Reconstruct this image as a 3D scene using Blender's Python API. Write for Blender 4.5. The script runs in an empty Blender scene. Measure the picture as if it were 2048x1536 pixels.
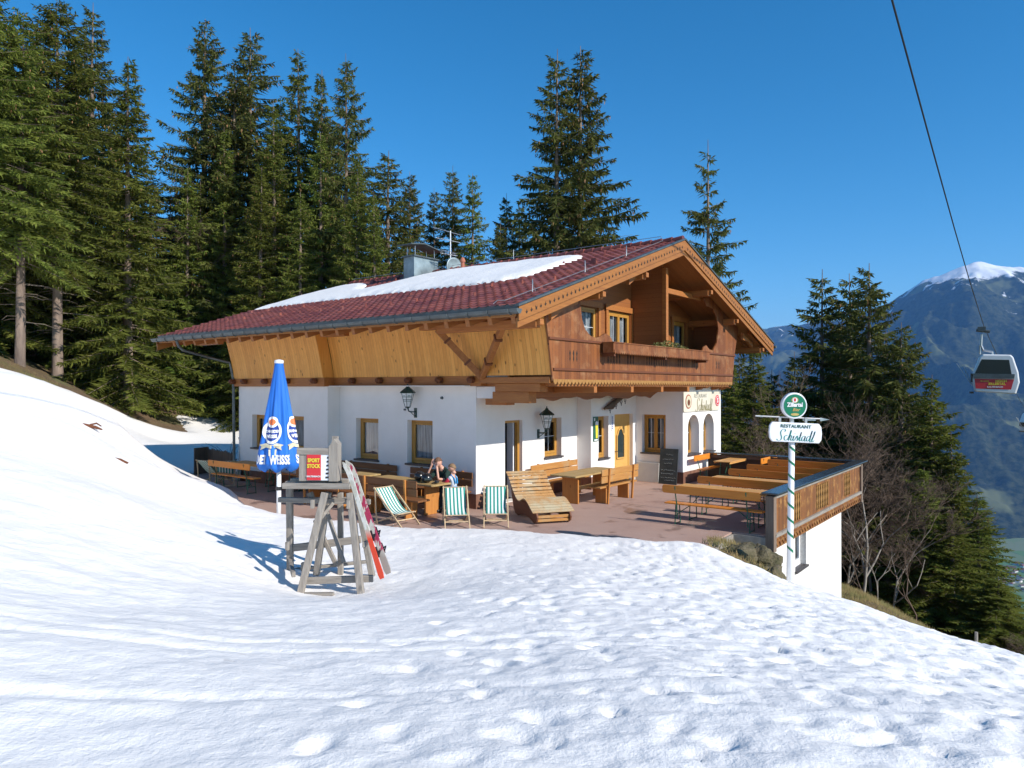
import bpy, math, random
import numpy as np
from mathutils import Vector, Matrix
R = math.radians
S = bpy.context.scene
COL = S.collection
random.seed(7); rng = np.random.default_rng(7)

# ---------------------------------------------------------------- camera, sky, sun, exposure
EYE = 3.05
cd = bpy.data.cameras.new('camera'); cam = bpy.data.objects.new('camera', cd); COL.objects.link(cam)
cam.location = (0, 0, EYE); cam.rotation_euler = (R(90.28), 0, 0)
cd.sensor_width = 36; cd.lens = 1440/2048*36; cd.clip_start = .1; cd.clip_end = 60000
S.camera = cam
SUN_EL = R(31.5); SUN_AZ = math.atan2(.80, -.60)
w = bpy.data.worlds.new('World'); S.world = w; w.use_nodes = True
nt = w.node_tree; bg = nt.nodes['Background']
sky = nt.nodes.new('ShaderNodeTexSky'); sky.sky_type = 'NISHITA'; sky.sun_disc = False
sky.sun_elevation = SUN_EL; sky.sun_rotation = SUN_AZ; sky.altitude = 1600; sky.air_density = 1.0; sky.dust_density = .0; sky.ozone_density = 4.0
hsv = nt.nodes.new('ShaderNodeHueSaturation'); hsv.inputs['Saturation'].default_value = 1.3; hsv.inputs['Hue'].default_value = .492; nt.links.new(sky.outputs[0], hsv.inputs['Color']); nt.links.new(hsv.outputs[0], bg.inputs[0]); bg.inputs[1].default_value = .145
sl = bpy.data.lights.new('sun', 'SUN'); sl.energy = 4.5; sl.angle = R(.53); sl.color = (1, .95, .88)
so = bpy.data.objects.new('sun', sl); COL.objects.link(so)
sd_ = Vector((math.sin(SUN_AZ)*math.cos(SUN_EL), math.cos(SUN_AZ)*math.cos(SUN_EL), math.sin(SUN_EL)))
so.rotation_euler = sd_.to_track_quat('Z', 'Y').to_euler(); so.location = (20, -20, 30)
S.view_settings.view_transform = 'Standard'; S.view_settings.look = 'None'
S.view_settings.exposure = .27; S.view_settings.gamma = 1; S.view_settings.use_curve_mapping = False
S.render.engine = 'CYCLES'
S.cycles.max_bounces = 7; S.cycles.diffuse_bounces = 4; S.cycles.glossy_bounces = 3; S.cycles.transparent_max_bounces = 16; S.cycles.volume_bounces = 0

# ---------------------------------------------------------------- frames and helpers
SA, CA = math.sin(R(37.5)), math.cos(R(37.5))
OX, OY = -.9035, 18.07
HROT = math.atan2(CA, SA)
def W(X, Y): return (OX+SA*X-CA*Y, OY+CA*X+SA*Y)           # house plan -> world plan
def C(px, py, D): return ((px-1024)/1440*D, D, EYE+(775-py)/1440*D)

class MB:
    def __init__(s, o=(0, 0, 0), a=(1, 0, 0), n=(0, 1, 0), up=(0, 0, 1)):
        s.v = []; s.f = []; s.mi = []; s.m = 0; s.g = []; s.frame(o, a, n, up)
    def frame(s, o=(0, 0, 0), a=(1, 0, 0), n=(0, 1, 0), up=(0, 0, 1)):
        s.o = Vector(o); s.a = Vector(a).normalized(); s.n = Vector(n).normalized(); s.u = Vector(up).normalized(); return s
    def P(s, p): return s.o + s.a*p[0] + s.n*p[1] + s.u*p[2]
    def add(s, vs, fs):
        b = len(s.v); s.g.append(b); s.v += [tuple(s.P(p)) for p in vs]
        s.f += [tuple(b+i for i in f) for f in fs]; s.mi += [s.m]*len(fs); return s
    def box(s, x0, x1, y0, y1, z0, z1):
        return s.add([(x, y, z) for z in (z0, z1) for y in (y0, y1) for x in (x0, x1)],
                     [(0, 2, 3, 1), (4, 5, 7, 6), (0, 1, 5, 4), (2, 6, 7, 3), (0, 4, 6, 2), (1, 3, 7, 5)])
    def beam(s, p, q, w, h, up=(0, 0, 1)):                     # square bar from p to q
        p, q, up = Vector(p), Vector(q), Vector(up); d = (q-p).normalized()
        r = d.cross(up); r = r.normalized() if r.length > 1e-4 else Vector((1, 0, 0)); u = r.cross(d).normalized()
        vs = [tuple(c + r*sx*w/2 + u*sz*h/2) for c in (p, q) for sx, sz in ((-1, -1), (1, -1), (1, 1), (-1, 1))]
        return s.add(vs, [(0, 1, 2, 3), (7, 6, 5, 4), (0, 4, 5, 1), (1, 5, 6, 2), (2, 6, 7, 3), (3, 7, 4, 0)])
    def tube(s, pts, rad, n=8, cap=True):
        pts = [Vector(p) for p in pts]; rad = rad if hasattr(rad, '__len__') else [rad]*len(pts)
        vs = []; prev = Vector((0, 0, 1))
        for i, p in enumerate(pts):
            d = (pts[min(i+1, len(pts)-1)]-pts[max(i-1, 0)]).normalized()
            if abs(d.dot(prev)) > .95: prev = Vector((1, 0, 0)) if abs(d.x) < .9 else Vector((0, 1, 0))
            x = prev.cross(d).normalized(); y = d.cross(x); prev = y if abs(d.dot(y)) < .9 else prev
            prev = d.cross(x).normalized()
            for k in range(n):
                a = 2*math.pi*k/n; vs.append(tuple(p+(x*math.cos(a)+y*math.sin(a))*rad[i]))
            prev = Vector((0, 0, 1)) if i == -1 else y
        fs = [(i*n+k, i*n+(k+1) % n, (i+1)*n+(k+1) % n, (i+1)*n+k) for i in range(len(pts)-1) for k in range(n)]
        if cap: fs += [tuple(range(n))[::-1], tuple((len(pts)-1)*n+k for k in range(n))]
        return s.add(vs, fs)
    def lathe(s, prof, n=20, c=(0, 0, 0), mod=None, cap=True):
        vs = []
        for r, z in prof:
            for k in range(n):
                a = 2*math.pi*k/n; rr = r*(mod(a, z) if mod else 1)
                vs.append((c[0]+rr*math.cos(a), c[1]+rr*math.sin(a), c[2]+z))
        fs = [(i*n+k, i*n+(k+1) % n, (i+1)*n+(k+1) % n, (i+1)*n+k) for i in range(len(prof)-1) for k in range(n)]
        if cap: fs += [tuple(range(n))[::-1], tuple((len(prof)-1)*n+k for k in range(n))]
        return s.add(vs, fs)
    def prism(s, poly, d0, d1, plane='xz'):                    # polygon in (x,z) swept along y (or plane 'xy' swept along z, 'yz' along x)
        n = len(poly)
        def mk(p, d): return (p[0], d, p[1]) if plane == 'xz' else ((p[0], p[1], d) if plane == 'xy' else (d, p[0], p[1]))
        vs = [mk(p, d0) for p in poly]+[mk(p, d1) for p in poly]
        return s.add(vs, [tuple(range(n)), tuple(range(2*n-1, n-1, -1))]+[(i, i+n, (i+1) % n+n, (i+1) % n) for i in range(n)])
    def ball(s, c, r, nu=14, nv=9, f=None):
        vs = []
        for j in range(nv+1):
            t = math.pi*j/nv
            for i in range(nu):
                a = 2*math.pi*i/nu; d = (math.sin(t)*math.cos(a), math.sin(t)*math.sin(a), math.cos(t))
                k = f(d) if f else 1
                vs.append(tuple(c[q]+d[q]*(r[q] if hasattr(r, '__len__') else r)*k for q in range(3)))
        return s.add(vs, [(j*nu+i, j*nu+(i+1) % nu, (j+1)*nu+(i+1) % nu, (j+1)*nu+i) for j in range(nv) for i in range(nu)])
    def build(s, name, mats, parent=None, smooth=False, bevel=0, split=False):
        if split:                                              # every separate piece becomes a part of its own
            st = sorted(set(s.g)); out = None
            for a, b in zip(st, st[1:]+[len(s.v)]):
                m = MB(); m.v = s.v[a:b]; m.f = [tuple(i-a for i in f) for f in s.f if a <= f[0] < b]; m.mi = [0]*len(m.f)
                o = m.build(name, mats, parent, smooth, bevel); out = out or o
            return out
        me = bpy.data.meshes.new(name); me.from_pydata(s.v, [], s.f)
        for m in (mats if isinstance(mats, (list, tuple)) else [mats]): me.materials.append(m)
        if any(s.mi): me.polygons.foreach_set('material_index', s.mi)
        if smooth: me.polygons.foreach_set('use_smooth', [True]*len(s.f))
        me.validate(); me.update()
        import bmesh
        bm = bmesh.new(); bm.from_mesh(me); bmesh.ops.recalc_face_normals(bm, faces=bm.faces); bm.to_mesh(me); bm.free()
        o = bpy.data.objects.new(name, me); COL.objects.link(o); o.parent = parent
        if bevel:
            b = o.modifiers.new('bevel', 'BEVEL'); b.width = bevel; b.segments = 2; b.limit_method = 'ANGLE'; b.angle_limit = R(40)
        return o
def tag(o, label=None, cat=None, group=None, kind=None):
    if label: o['label'] = label
    if cat: o['category'] = cat
    if group: o['group'] = group
    if kind: o['kind'] = kind
    return o
def empty(name, loc, rz=0, label=None, cat=None, group=None, rot=None):
    o = bpy.data.objects.new(name, None); COL.objects.link(o); o.location = loc; o.rotation_euler = rot or (0, 0, rz)
    o.empty_display_size = .2
    return tag(o, label, cat, group)
def hempty(name, X, Y, z, rz=0, label=None, cat=None, group=None):
    x, y = W(X, Y); return empty(name, (x, y, z), HROT+rz, label, cat, group)
def copy_tree(o, parent=None):
    c = o.copy(); COL.objects.link(c); c.parent = parent
    for ch in [k for k in bpy.data.objects if k.parent == o and k != c]: copy_tree(ch, c)
    return c
def npmesh(name, V, F, mats, mi=None, smooth=False, parent=None):
    V = np.asarray(V, dtype=np.float32); F = np.asarray(F, dtype=np.int32); k = F.shape[1]
    me = bpy.data.meshes.new(name); me.vertices.add(len(V)); me.vertices.foreach_set('co', V.ravel())
    me.loops.add(F.size); me.loops.foreach_set('vertex_index', F.ravel())
    me.polygons.add(len(F)); me.polygons.foreach_set('loop_start', np.arange(0, F.size, k, dtype=np.int32))
    try: me.polygons.foreach_set('loop_total', np.full(len(F), k, dtype=np.int32))
    except Exception: pass
    for m in (mats if isinstance(mats, (list, tuple)) else [mats]): me.materials.append(m)
    if mi is not None: me.polygons.foreach_set('material_index', np.asarray(mi, dtype=np.int32))
    if smooth: me.polygons.foreach_set('use_smooth', np.ones(len(F), dtype=bool))
    me.update(calc_edges=True); me.validate()
    o = bpy.data.objects.new(name, me); COL.objects.link(o); o.parent = parent
    return o
def text_data(body, size, shear=0, sx=1, bold=0, ext=.002):
    cu = bpy.data.curves.new('lettering', 'FONT'); cu.body = body; cu.size = size; cu.shear = shear
    cu.align_x = 'CENTER'; cu.align_y = 'CENTER'; cu.extrude = ext; cu.offset = bold; cu.resolution_u = 3
    o = bpy.data.objects.new('lettering', cu); COL.objects.link(o)
    bpy.context.view_layer.update()
    me = bpy.data.meshes.new_from_object(o.evaluated_get(bpy.context.evaluated_depsgraph_get()))
    vs = [(v.co.x*sx, v.co.y, v.co.z) for v in me.vertices]; fs = [tuple(p.vertices) for p in me.polygons]
    bpy.data.objects.remove(o); bpy.data.curves.remove(cu); bpy.data.meshes.remove(me)
    return vs, fs
def text(body, size, m, parent, o, a, n, up=(0, 0, 1), name='lettering', **k):
    vs, fs = text_data(body, size, **k)
    mb = MB().frame(o, a, n, up)
    mb.add([(x, z+.004, y) for x, y, z in vs], fs)
    return mb.build(name, m, parent)

# ---------------------------------------------------------------- materials
def _nodes(name):
    m = bpy.data.materials.new(name); m.use_nodes = True
    t = m.node_tree; return m, t, t.nodes['Principled BSDF']
def N(t, typ, **kw):
    n = t.nodes.new(typ)
    for k, v in kw.items():
        if k in n.inputs: n.inputs[k].default_value = v
        else: setattr(n, k, v)
    return n
def coords(t, scale=(1, 1, 1), src='Object'):
    tc = N(t, 'ShaderNodeTexCoord'); mp = N(t, 'ShaderNodeMapping'); mp.inputs['Scale'].default_value = scale
    t.links.new(tc.outputs[src], mp.inputs[0]); return mp.outputs[0]
def noise(t, vec, scale, detail=4, rough=.55):
    n = N(t, 'ShaderNodeTexNoise'); n.inputs['Scale'].default_value = scale; n.inputs['Detail'].default_value = detail
    n.inputs['Roughness'].default_value = rough; t.links.new(vec, n.inputs['Vector']); return n.outputs['Fac']
def ramp(t, fac, lo, hi, c0=(0, 0, 0, 1), c1=(1, 1, 1, 1)):
    r = N(t, 'ShaderNodeValToRGB'); e = r.color_ramp.elements; e[0].position = lo; e[1].position = hi
    e[0].color = c0 if len(c0) == 4 else (*c0, 1); e[1].color = c1 if len(c1) == 4 else (*c1, 1)
    t.links.new(fac, r.inputs[0]); return r.outputs[0]
def mixc(t, fac, a, b):
    m = N(t, 'ShaderNodeMix', data_type='RGBA')
    for s_, v in ((0, fac), (6, a), (7, b)):
        if hasattr(v, 'links') or hasattr(v, 'is_output'): t.links.new(v, m.inputs[s_])
        else: m.inputs[s_].default_value = v if not isinstance(v, tuple) else ((*v, 1) if len(v) == 3 else v)
    return m.outputs[2]
def mth(t, op, a, b=0.0):
    m = N(t, 'ShaderNodeMath', operation=op)
    for i, v in enumerate((a, b)):
        if hasattr(v, 'is_output'): t.links.new(v, m.inputs[i])
        else: m.inputs[i].default_value = v
    return m.outputs[0]
def bumpn(t, b, h, strength, dist=.02):
    n = N(t, 'ShaderNodeBump'); n.inputs['Strength'].default_value = strength; n.inputs['Distance'].default_value = dist
    t.links.new(h, n.inputs['Height']); t.links.new(n.outputs[0], b.inputs['Normal'])
def MAT(name, c, c2=None, rough=.6, scale=6, bump=0, bscale=60, metal=0, stretch=(1, 1, 1), lo=.35, hi=.65, bdist=.01, spec=.5):
    m, t, b = _nodes(name); b.inputs['Roughness'].default_value = rough; b.inputs['Metallic'].default_value = metal
    b.inputs['Specular IOR Level'].default_value = spec
    v = coords(t, stretch)
    c2 = c2 or tuple(x*.8 for x in c)
    t.links.new(mixc(t, ramp(t, noise(t, v, scale), lo, hi), c, c2), b.inputs['Base Color'])
    if bump: bumpn(t, b, noise(t, v, bscale, 5), bump, bdist)
    return m
def WOOD(name, c, c2, grain=0, plank=None, rough=.6, knots=0, groove=.35, gs=9, weather=None, var=.5):
    """grain: axis of the fibres; plank: (axis across the boards, board width)."""
    m, t, b = _nodes(name); b.inputs['Roughness'].default_value = rough; b.inputs['Specular IOR Level'].default_value = .35
    tc = N(t, 'ShaderNodeTexCoord'); obj = tc.outputs['Object']
    sep = N(t, 'ShaderNodeSeparateXYZ'); t.links.new(obj, sep.inputs[0])
    sc = [gs, gs, gs]; sc[grain] = gs*.08
    mp = N(t, 'ShaderNodeMapping'); mp.inputs['Scale'].default_value = sc; t.links.new(obj, mp.inputs[0])
    vec = mp.outputs[0]
    pr = None
    if plank:
        q = mth(t, 'DIVIDE', sep.outputs[plank[0]], plank[1]); fl = mth(t, 'FLOOR', q)
        wn = N(t, 'ShaderNodeTexWhiteNoise', noise_dimensions='1D'); t.links.new(fl, wn.inputs['W']); pr = wn.outputs['Value']
        off = N(t, 'ShaderNodeVectorMath', operation='ADD'); cx = N(t, 'ShaderNodeCombineXYZ')
        t.links.new(mth(t, 'MULTIPLY', pr, 37.0), cx.inputs[grain]); t.links.new(vec, off.inputs[0]); t.links.new(cx.outputs[0], off.inputs[1])
        vec = off.outputs[0]
        fr = mth(t, 'FRACT', q); edge = mth(t, 'MINIMUM', fr, mth(t, 'SUBTRACT', 1.0, fr))
        gr = ramp(t, edge, .0, .035)
    g = noise(t, vec, 2.2, 6, .65)
    fac = ramp(t, g, .3, .7)
    if pr is not None: fac = mth(t, 'ADD', mth(t, 'MULTIPLY', fac, 1-var), mth(t, 'MULTIPLY', pr, var))
    col = mixc(t, fac, c, c2)
    if weather:
        wv = coords(t, (1, 1, 1)); col = mixc(t, ramp(t, noise(t, wv, weather[1], 5, .7), weather[2], weather[3]), col, weather[0])
    if knots:
        vo = N(t, 'ShaderNodeTexVoronoi'); k2 = [5.2, 5.2, 5.2]; k2[grain] = 2.6
        mp2 = N(t, 'ShaderNodeMapping'); mp2.inputs['Scale'].default_value = k2; t.links.new(obj, mp2.inputs[0]); t.links.new(mp2.outputs[0], vo.inputs['Vector'])
        vo.inputs['Scale'].default_value = 1.0
        kf = ramp(t, vo.outputs['Distance'],   .07, .15, (knots, knots, knots, 1), (0, 0, 0, 1))
        col = mixc(t, kf, col, tuple(x*.35 for x in c2))
    if plank: col = mixc(t, gr, tuple(x*groove for x in c2), col)
    t.links.new(col, b.inputs['Base Color'])
    h = mth(t, 'MULTIPLY', g, .3)
    if plank: h = mth(t, 'ADD', h, mth(t, 'MULTIPLY', gr, .7))
    bumpn(t, b, h, .5, .012)
    return m

m_plaster = MAT('white_plaster', (.83, .795, .755), (.77, .735, .69), .9, 1.6, .25, 90, bdist=.006)
def plaster():
    m, t, b = _nodes('white_plaster'); b.inputs['Roughness'].default_value = .92; b.inputs['Specular IOR Level'].default_value = .2
    v = coords(t); tc = N(t, 'ShaderNodeTexCoord'); sp = N(t, 'ShaderNodeSeparateXYZ'); t.links.new(tc.outputs['Object'], sp.inputs[0])
    c = mixc(t, ramp(t, noise(t, v, 1.2, 6, .6), .35, .7), (.83, .795, .755), (.765, .73, .685))
    st = noise(t, coords(t, (2.5, 2.5, .35)), 2.2, 6, .7); c = mixc(t, mth(t, 'MULTIPLY', ramp(t, st, .6, .82), .16), c, (.50, .47, .42))
    low = mth(t, 'ADD', sp.outputs[2], mth(t, 'MULTIPLY', noise(t, v, 5, 6, .7), -.55))
    c = mixc(t, mth(t, 'MULTIPLY', mth(t, 'LESS_THAN', low, .22), mth(t, 'MULTIPLY', ramp(t, noise(t, v, 18, 5, .7), .4, .7), .45)), c, (.42, .37, .31))
    t.links.new(c, b.inputs['Base Color']); bumpn(t, b, mth(t, 'ADD', noise(t, v, 110, 3), mth(t, 'MULTIPLY', noise(t, v, 2.2, 3), 2.5)), .35, .006); return m
m_plaster = plaster()
m_plinth = MAT('brown_plinth', (.16, .07, .04), (.22, .11, .07), .8, 4)
m_dark = MAT('dark_room', (.02, .018, .016), rough=.9)  # near-black: soil, plus rooms and cut-outs whose shade is put into the colour
m_pine = WOOD('light_pine_boards', (.88, .43, .10), (.60, .25, .045), 2, (1, .115), .55, 1, var=.5)
m_pinebeam = WOOD('pine_beam', (.42, .165, .04), (.30, .10, .025), 1, None, .55, .5)
m_beamx = WOOD('pine_beam_across', (.40, .16, .045), (.27, .095, .028), 0, None, .6, .4)
m_brown = WOOD('brown_balcony_boards', (.29, .098, .026), (.125, .038, .012), 2, (0, .13), .6, .4, weather=((.34, .17, .075), 2.6, .5, .75), var=.6)
m_brown2 = WOOD('brown_gable_boards', (.31, .115, .035), (.22, .075, .022), 0, (2, .14), .5, .3, groove=.5)
m_trim = WOOD('dark_brown_trim', (.17, .055, .02), (.12, .04, .016), 0, None, .55)
m_verge = WOOD('carved_verge_board', (.36, .145, .032), (.26, .095, .022), 0, None, .55, 0)
m_soffit = WOOD('soffit_boards', (.42, .19, .06), (.32, .13, .04), 0, (1, .12), .6, .3, groove=.55)
m_frame = WOOD('yellow_window_wood', (.50, .255, .055), (.40, .19, .035), 2, None, .4, 0)
m_door = WOOD('yellow_door_wood', (.66, .40, .12), (.58, .33, .09), 2, None, .4, 0)
m_sill = MAT('dark_stone_sill', (.045, .04, .04), (.07, .06, .06), .5, 12)
m_zinc = MAT('dark_zinc', (.13, .15, .15), (.09, .10, .10), .45, 3, metal=.5)
m_zinc2 = MAT('weathered_chimney_sheet', (.34, .42, .44), (.15, .19, .20), .5, 2.2, metal=.35, lo=.3, hi=.7)
m_steel = MAT('galvanised_steel', (.5, .5, .5), (.42, .42, .42), .4, 8, metal=.8)
m_black = MAT('black_plastic', (.014, .014, .015), rough=.25, spec=.6)
m_iron = MAT('black_iron', (.02, .02, .022), rough=.6)
m_greenmetal = MAT('green_lacquered_steel', (.012, .11, .06), (.01, .08, .045), .45)
m_lampgreen = MAT('dark_green_lamp_metal', (.015, .05, .035), (.012, .035, .03), .4)
m_lampglass = MAT('milk_glass', (.72, .73, .72), (.66, .67, .66), .3)
m_orange = WOOD('orange_beer_bench_wood', (.78, .28, .035), (.62, .19, .022), 0, None, .32, .6, var=.4)
m_tablewood = WOOD('beer_table_wood', (.68, .36, .11), (.54, .26, .07), 0, (1, .13), .5, .5)
m_heavy = WOOD('heavy_garden_wood', (.50, .24, .065), (.38, .165, .04), 0, None, .6, .5, weather=((.40, .29, .16), 1.6, .5, .75))
m_heavyz = WOOD('heavy_garden_wood_upright', (.52, .22, .05), (.40, .15, .035), 2, None, .6, .5)
m_heavyshade = WOOD('garden_wood_shade_toned', (.24, .10, .035), (.16, .065, .025), 0, None, .6, .5)  # darker copy of the garden wood; its shade is put into the colour
m_tabletop = WOOD('weathered_table_top', (.44, .30, .12), (.34, .21, .075), 0, (1, .14), .6, .4, weather=((.46, .37, .22), 2, .5, .8))
m_lounge = WOOD('larch_slats', (.56, .30, .11), (.42, .21, .075), 0, None, .6, .3, weather=((.50, .42, .27), 1.8, .4, .62))
m_loungeside = WOOD('red_brown_side_panel', (.20, .075, .035), (.15, .055, .026), 0, None, .6)
m_grey = WOOD('grey_weathered_wood', (.36, .32, .27), (.20, .175, .15), 2, None, .85, .5, gs=14)
m_greyx = WOOD('grey_weathered_wood_flat', (.36, .32, .27), (.20, .175, .15), 0, None, .85, .5, gs=14)
m_fence = WOOD('old_brown_fence_wood', (.10, .07, .05), (.16, .11, .075), 2, (0, .1), .8)
m_rail = WOOD('railing_boards', (.30, .115, .03), (.10, .038, .014), 2, (0, .12), .6, .4, weather=((.46, .24, .07), 4.5, .52, .72), var=.6)
m_railgold = WOOD('railing_cut_slats', (.40, .21, .06), (.28, .13, .035), 2, None, .6)
m_post = WOOD('grey_brown_post', (.26, .19, .14), (.17, .12, .09), 2, None, .75)
m_cream = WOOD('deckchair_beech', (.62, .46, .28), (.50, .36, .21), 2, None, .5)
m_white = MAT('white_paint', (.80, .80, .80), (.76, .76, .76), .4)
m_signwhite = MAT('sign_white', (.80, .81, .82), (.77, .78, .8), .35)
m_green = MAT('sign_green', (.0, .17, .085), (.0, .15, .075), .3)
m_textgreen = MAT('lettering_dark_green', (.02, .10, .07), rough=.4)
m_textteal = MAT('lettering_teal', (.015, .22, .20), rough=.4)
m_gold = MAT('gold_paint', (.55, .40, .12), rough=.4)
m_red = MAT('red_paint', (.62, .03, .04), (.58, .028, .035), .35)
m_yellow = MAT('yellow_paint', (.85, .68, .05), rough=.4)
m_orangepaint = MAT('orange_paint', (.85, .16, .03), rough=.35)
m_blue = MAT('blue_umbrella_fabric', (.010, .125, .50), (.018, .165, .60), .75, 3, .3, 14, stretch=(1, 1, .15), bdist=.03)
m_textwhite = MAT('white_print', (.82, .82, .82), rough=.7)
m_navy = MAT('navy_print', (.01, .05, .3), rough=.7)
m_creamprint = MAT('cream_print', (.62, .58, .42), (.5, .45, .3), .7, 20)
m_slate = MAT('slate_board', (.028, .036, .034), (.05, .06, .056), .7, 3)
m_chalk = MAT('chalk', (.35, .38, .37), rough=.9)
m_ceram = MAT('grey_white_panel', (.55, .56, .54), (.5, .51, .5), .5)
m_clay = MAT('clay_pipe', (.42, .14, .08), rough=.7)
m_skin = MAT('skin', (.62, .34, .24), (.58, .30, .21), .5, 10)
m_hair = MAT('brown_hair', (.16, .08, .04), (.10, .05, .03), .7, 40, .4, 120)
m_hairl = MAT('light_brown_hair', (.26, .16, .08), (.18, .11, .06), .7, 40, .4, 120)
m_shirt = MAT('dark_green_shirt', (.012, .035, .028), rough=.9)
m_trous = MAT('black_ski_trousers', (.012, .012, .014), rough=.8)
m_boybib = MAT('bright_blue_bib_trousers', (.012, .30, .62), (.01, .25, .55), .7)
m_boyred = MAT('red_sleeves', (.65, .03, .07), rough=.8)
m_boywhite = MAT('pale_shirt', (.55, .6, .66), rough=.8)
m_plantgreen = MAT('flower_green', (.10, .16, .04), (.22, .16, .05), .7, 30)  # green and yellowish brown of the box plants themselves
m_concrete = MAT('concrete_edge', (.32, .29, .25), (.24, .21, .18), .9, 8, .5, 60)
m_rock = MAT('mossy_rock', (.15, .12, .07), (.07, .065, .025), .9, 5, 1, 18, bdist=.05)

def curtain_mat():
    m, t, b = _nodes('lace_curtain'); b.inputs['Roughness'].default_value = .9
    v = coords(t, (1, 1, .06)); t.links.new(mixc(t, ramp(t, noise(t, v, 26, 2), .35, .65), (.42, .42, .44), (.13, .13, .15)), b.inputs['Base Color']); return m
m_curtain = curtain_mat()
def glass_mat():
    m = bpy.data.materials.new('window_glass'); m.use_nodes = True; t = m.node_tree; t.nodes.clear()
    o = N(t, 'ShaderNodeOutputMaterial'); g = N(t, 'ShaderNodeBsdfGlossy'); g.inputs['Roughness'].default_value = .02
    tr = N(t, 'ShaderNodeBsdfTransparent'); tr.inputs[0].default_value = (.82, .86, .86, 1)
    fr = N(t, 'ShaderNodeFresnel'); fr.inputs['IOR'].default_value = 1.3; mx = N(t, 'ShaderNodeMixShader')
    nz = noise(t, coords(t), 1.5, 2); bp = N(t, 'ShaderNodeBump'); bp.inputs['Strength'].default_value = .12; bp.inputs['Distance'].default_value = .03
    t.links.new(nz, bp.inputs['Height']); t.links.new(bp.outputs[0], g.inputs['Normal'])
    t.links.new(fr.outputs[0], mx.inputs[0]); t.links.new(tr.outputs[0], mx.inputs[1]); t.links.new(g.outputs[0], mx.inputs[2]); t.links.new(mx.outputs[0], o.inputs[0])
    return m
m_glass = glass_mat()
def darkglass():
    m, t, b = _nodes('dark_tinted_glass'); b.inputs['Base Color'].default_value = (.03, .045, .045, 1); b.inputs['Roughness'].default_value = .06
    b.inputs['Specular IOR Level'].default_value = .35; return m
m_dglass = darkglass()
def stripes():
    m, t, b = _nodes('green_white_stripes'); b.inputs['Roughness'].default_value = .85
    tc = N(t, 'ShaderNodeTexCoord'); sp = N(t, 'ShaderNodeSeparateXYZ'); t.links.new(tc.outputs['Object'], sp.inputs[0])
    f = mth(t, 'FRACT', mth(t, 'ADD', mth(t, 'DIVIDE', sp.outputs[0], .083), .25)); g = mth(t, 'GREATER_THAN', f, .5)
    t.links.new(mixc(t, g, (.74, .76, .72), (.02, .24, .19)), b.inputs['Base Color']); return m
m_stripe = stripes()
def tilemat():
    m, t, b = _nodes('red_roof_tiles'); b.inputs['Roughness'].default_value = .42; b.inputs['Specular IOR Level'].default_value = .35
    tc = N(t, 'ShaderNodeTexCoord'); mp = N(t, 'ShaderNodeMapping'); mp.inputs['Scale'].default_value = (1/.34, 1/.3, 0); t.links.new(tc.outputs['Object'], mp.inputs[0])
    fl = N(t, 'ShaderNodeVectorMath', operation='FLOOR'); t.links.new(mp.outputs[0], fl.inputs[0])
    wn = N(t, 'ShaderNodeTexWhiteNoise', noise_dimensions='3D'); t.links.new(fl.outputs[0], wn.inputs['Vector'])
    c = mixc(t, wn.outputs['Value'], (.27, .078, .052), (.135, .036, .032))
    c = mixc(t, ramp(t, noise(t, coords(t), 1.2, 5), .5, .75), c, (.25, .09, .075)); c = mixc(t, mth(t, 'MULTIPLY', ramp(t, noise(t, coords(t), 2.6, 7, .75), .54, .68), .65), c, (.075, .045, .035))
    t.links.new(c, b.inputs['Base Color']); bumpn(t, b, noise(t, coords(t), 60), .2, .004); return m
m_tile = tilemat()
def snowmat(name='snow', dirt=True):
    m, t, b = _nodes(name); b.inputs['Roughness'].default_value = .55; b.inputs['Specular IOR Level'].default_value = .25
    v = coords(t)
    c = mixc(t, ramp(t, noise(t, v, .35, 4), .4, .7), (.93, .89, .84), (.89, .855, .81))
    if dirt:
        sp = ramp(t, noise(t, v, 3.6, 9, .82), .62, .74)
        big = ramp(t, noise(t, v, .25, 3), .46, .6)
        c = mixc(t, mth(t, 'MULTIPLY', mth(t, 'MULTIPLY', sp, big), .8), c, (.45, .38, .30))
    t.links.new(c, b.inputs['Base Color'])
    h = mth(t, 'ADD', mth(t, 'MULTIPLY', noise(t, v, 5.5, 8, .66), .85), mth(t, 'MULTIPLY', noise(t, v, 45, 4, .6), .12))
    bumpn(t, b, h, .55, .06)
    return m
m_snow = snowmat()
m_roofsnow = snowmat('roof_snow', False)
def groundmat():
    m, t, b = _nodes('meadow_and_earth'); b.inputs['Roughness'].default_value = .95
    v = coords(t)
    c = mixc(t, ramp(t, noise(t, v, 1.3, 7, .7), .35, .65), (.20, .125, .06), (.105, .065, .035))
    c = mixc(t, ramp(t, noise(t, v, .5, 4), .48, .62), c, (.15, .15, .05))
    c = mixc(t, ramp(t, noise(t, v, 14, 5, .7), .5, .8), c, (.30, .22, .12))
    t.links.new(c, b.inputs['Base Color']); bumpn(t, b, noise(t, v, 9, 7, .7), 1, .12); return m
m_ground = groundmat()
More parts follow.
